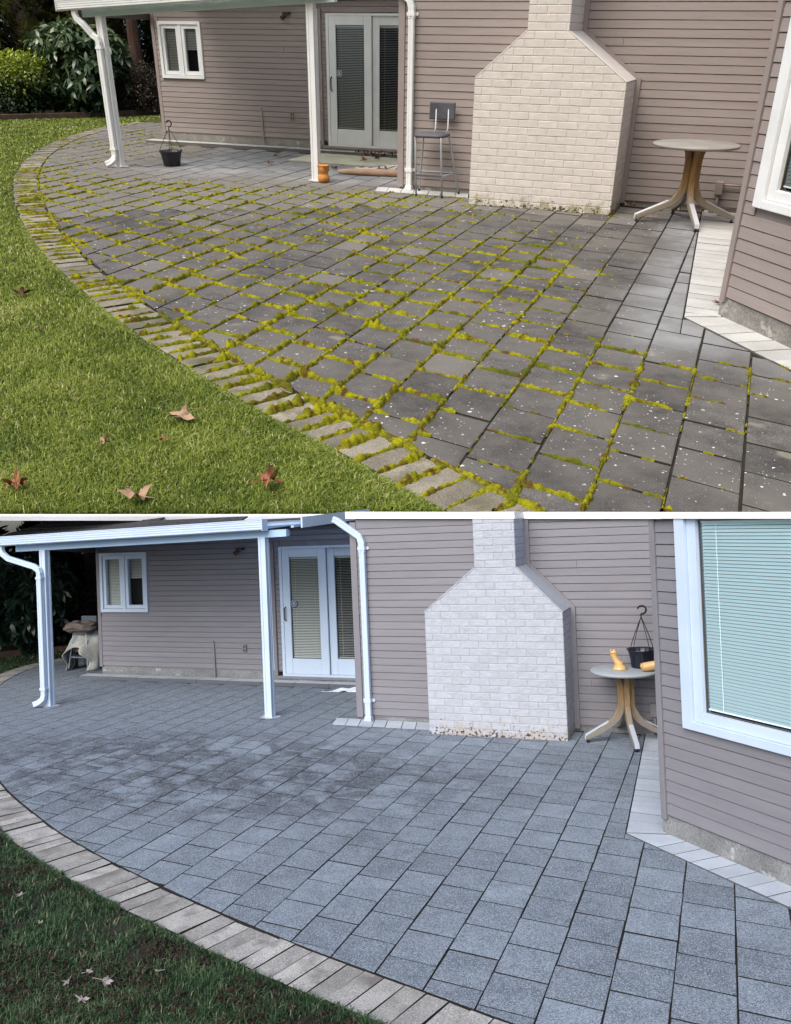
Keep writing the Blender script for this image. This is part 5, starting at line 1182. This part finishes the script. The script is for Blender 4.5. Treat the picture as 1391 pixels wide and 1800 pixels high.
# raked out thatch and soil lying on the lower lawn
rng = np.random.default_rng(9); n = 110000; p = np.stack([rng.uniform(-7.5, -.6, n), rng.uniform(.8, 5.0, n)], 1); s = signed_out(B, p)
pt = np.array([mnoise.noise((x * 1.6, y * 1.6, 11)) + .5 * mnoise.noise((x * 6, y * 6, 4)) for x, y in p]); ok = (s > .05) & (s < 2.2) & (pt > .02) ; p = p[ok]; k = len(p)
V, F, t = cloud(np.column_stack([p, rng.uniform(-.02, .035, k)]), rng.normal(0, 1, (k, 3)) * np.array([1, 1, .45]), rng.uniform(.012, .035, k), rng.uniform(.006, .018, k), rng.random(k), .3, 3)
solo('thatch_debris', fast_mesh('thatch_debris', V, F, t), leaf_mat('thatch', (.012, .008, .007), (.060, .042, .032), None, .9, .05, .1), B, (0, 0, 0), 'dark raked thatch and soil strewn over the lower lawn', 'debris', kind='stuff')

# ------------------------------------------------------------------ moss in the joints of the upper patio
def sstep(a, b, x): t = min(1, max(0, (x - a) / (b - a))); return t * t * (3 - 2 * t)
def moss_amount(x, y):
    z = 1 - sstep(-.75, .05, x) * sstep(2.6, 3.6, y)                       # swept strip by the bay
    z *= 1 - .98 * sstep(7.3, 8.6, y - .10 * (x + 8)) * (1 - sstep(-8.6, -9.3, x) * .6)   # dry under the cover
    z *= 1 - .55 * sstep(-4, -1, x) * sstep(4.5, 7, y)
    z *= 1 - .45 * sstep(-.3, .8, x)
    n = mnoise.noise((x * 1.1, y * 1.1, 3)) * .55 + mnoise.noise((x * 4.3, y * 4.3, 8)) * .45
    return z * (.66 + n)
def build_moss():
    V, F = [], []; rnd = random.Random(4); U = (-1, -.62, -.22, .22, .62, 1); Hh = (0, .70, 1, 1, .70, 0); seen = set()
    for a, b, kind in T['joints']:
        key = tuple(sorted(((round(a[0], 2), round(a[1], 2)), (round(b[0], 2), round(b[1], 2)))))
        if key in seen: continue
        seen.add(key)
        L = math.dist(a, b)
        if L < .03: continue
        mx, my = (a[0] + b[0]) / 2, (a[1] + b[1]) / 2
        if moss_amount(mx, my) < -.25: continue
        dist = math.dist((mx, my), (CT.x, CT.y)); step = .011 if dist < 6 else (.018 if dist < 9 else .03)
        n = max(2, int(L / step)); d = ((b[0] - a[0]) / L, (b[1] - a[1]) / L); nn = (d[1], -d[0]); prev = None
        sh = .005 if kind == 0 else .006
        for i in range(n + 1):
            t = i / n; x = a[0] + (b[0] - a[0]) * t + nn[0] * sh; y = a[1] + (b[1] - a[1]) * t + nn[1] * sh
            am = moss_amount(x, y) + .42 * mnoise.noise((x * 9, y * 9, 1)) + (sstep(4.5, 1.5, y) * .22 - .12 if kind else .0)
            if am < .43 or EN[0] * x + EN[1] * y > ED: prev = None; continue
            k = min(1, (am - .43) / .55); lump = .50 + 1.1 * abs(mnoise.noise((x * 22, y * 22, 5))) + .45 * mnoise.noise((x * 48, y * 48, 2))
            ends = min(1, (min(t, 1 - t) * L + .006) / .03); k *= .35 + .65 * ends
            big = 1 + .55 * sstep(4.2, 1.6, y) * sstep(-.2, -1.2, x) + .35 * max(0, mnoise.noise((x * 1.7, y * 1.7, 12)))
            w = (.0045 + .0150 * k) * lump * 1.15 * (.5 + .5 * ends) * big; h = (.006 + .024 * k) * lump * ends * big
            base = len(V)
            for u, hh in zip(U, Hh):
                jx = mnoise.noise((x * 90 + u * 7, y * 90, 9)) * .003; px, py = x + nn[0] * (u * w + jx), y + nn[1] * (u * w + jx)
                V.append((px, py, -.006 + (h + .006) * hh * (1 + .35 * mnoise.noise((px * 120, py * 120, 4)))))
            if prev is not None:
                for q in range(5): F.append((prev + q, prev + q + 1, base + q + 1, base + q))
            prev = base
    # separate cushions that have grown together along the joints
    for a, b, kind in T['joints']:
        L = math.dist(a, b); mx, my = (a[0] + b[0]) / 2, (a[1] + b[1]) / 2
        if L < .08: continue
        d = ((b[0] - a[0]) / L, (b[1] - a[1]) / L); nn = (d[1], -d[0])
        dist = math.dist((mx, my), (CT.x, CT.y)); cnt = rnd.randrange(1, 7) if dist < 7.5 else (rnd.randrange(0, 4) if dist < 10 else rnd.randrange(0, 2))
        for _ in range(cnt):
            t = rnd.random(); x = a[0] + (b[0] - a[0]) * t + nn[0] * rnd.uniform(-.004, .012); y = a[1] + (b[1] - a[1]) * t + nn[1] * rnd.uniform(-.004, .012)
            am = moss_amount(x, y) + .3 * mnoise.noise((x * 7, y * 7, 6)) + (sstep(4.5, 1.5, y) * .2 - .1 if kind else 0)
            if am < .60 or EN[0] * x + EN[1] * y > ED - .03: continue
            k = min(1, (am - .5) / .5); la = rnd.uniform(.016, .030 + .045 * k); lb = rnd.uniform(.010, .017 + .020 * k); h = rnd.uniform(.008, .013 + .022 * k); base = len(V); ph = rnd.random() * 20; NS = 12
            for ring, (rr, hz) in enumerate(((1, 0), (.92, .45), (.66, .82), (.30, .98), (.05, 1.0))):
                for s_ in range(NS):
                    u = 2 * math.pi * s_ / NS; w_ = 1 + .28 * mnoise.noise((math.cos(u) * 1.6 + ph, math.sin(u) * 1.6, ph)) ; q0, q1 = la * rr * w_ * math.cos(u), lb * rr * w_ * math.sin(u)
                    px, py = x + d[0] * q0 + nn[0] * q1, y + d[1] * q0 + nn[1] * q1
                    V.append((px, py, -.004 + (h + .004) * hz * (1 + .25 * mnoise.noise((px * 110, py * 110, 3)))))
            for ring in range(4):
                for s_ in range(NS): F.append((base + ring * NS + s_, base + ring * NS + (s_ + 1) % NS, base + (ring + 1) * NS + (s_ + 1) % NS, base + (ring + 1) * NS + s_))
    V = np.array(V); F = np.array(F)
    o = part('moss', fast_mesh('moss', V, F), MT['moss'], T['patio'], True); o['kind'] = 'stuff'
    o.data.flip_normals() if False else None
    print('moss quads', len(F))
build_moss()
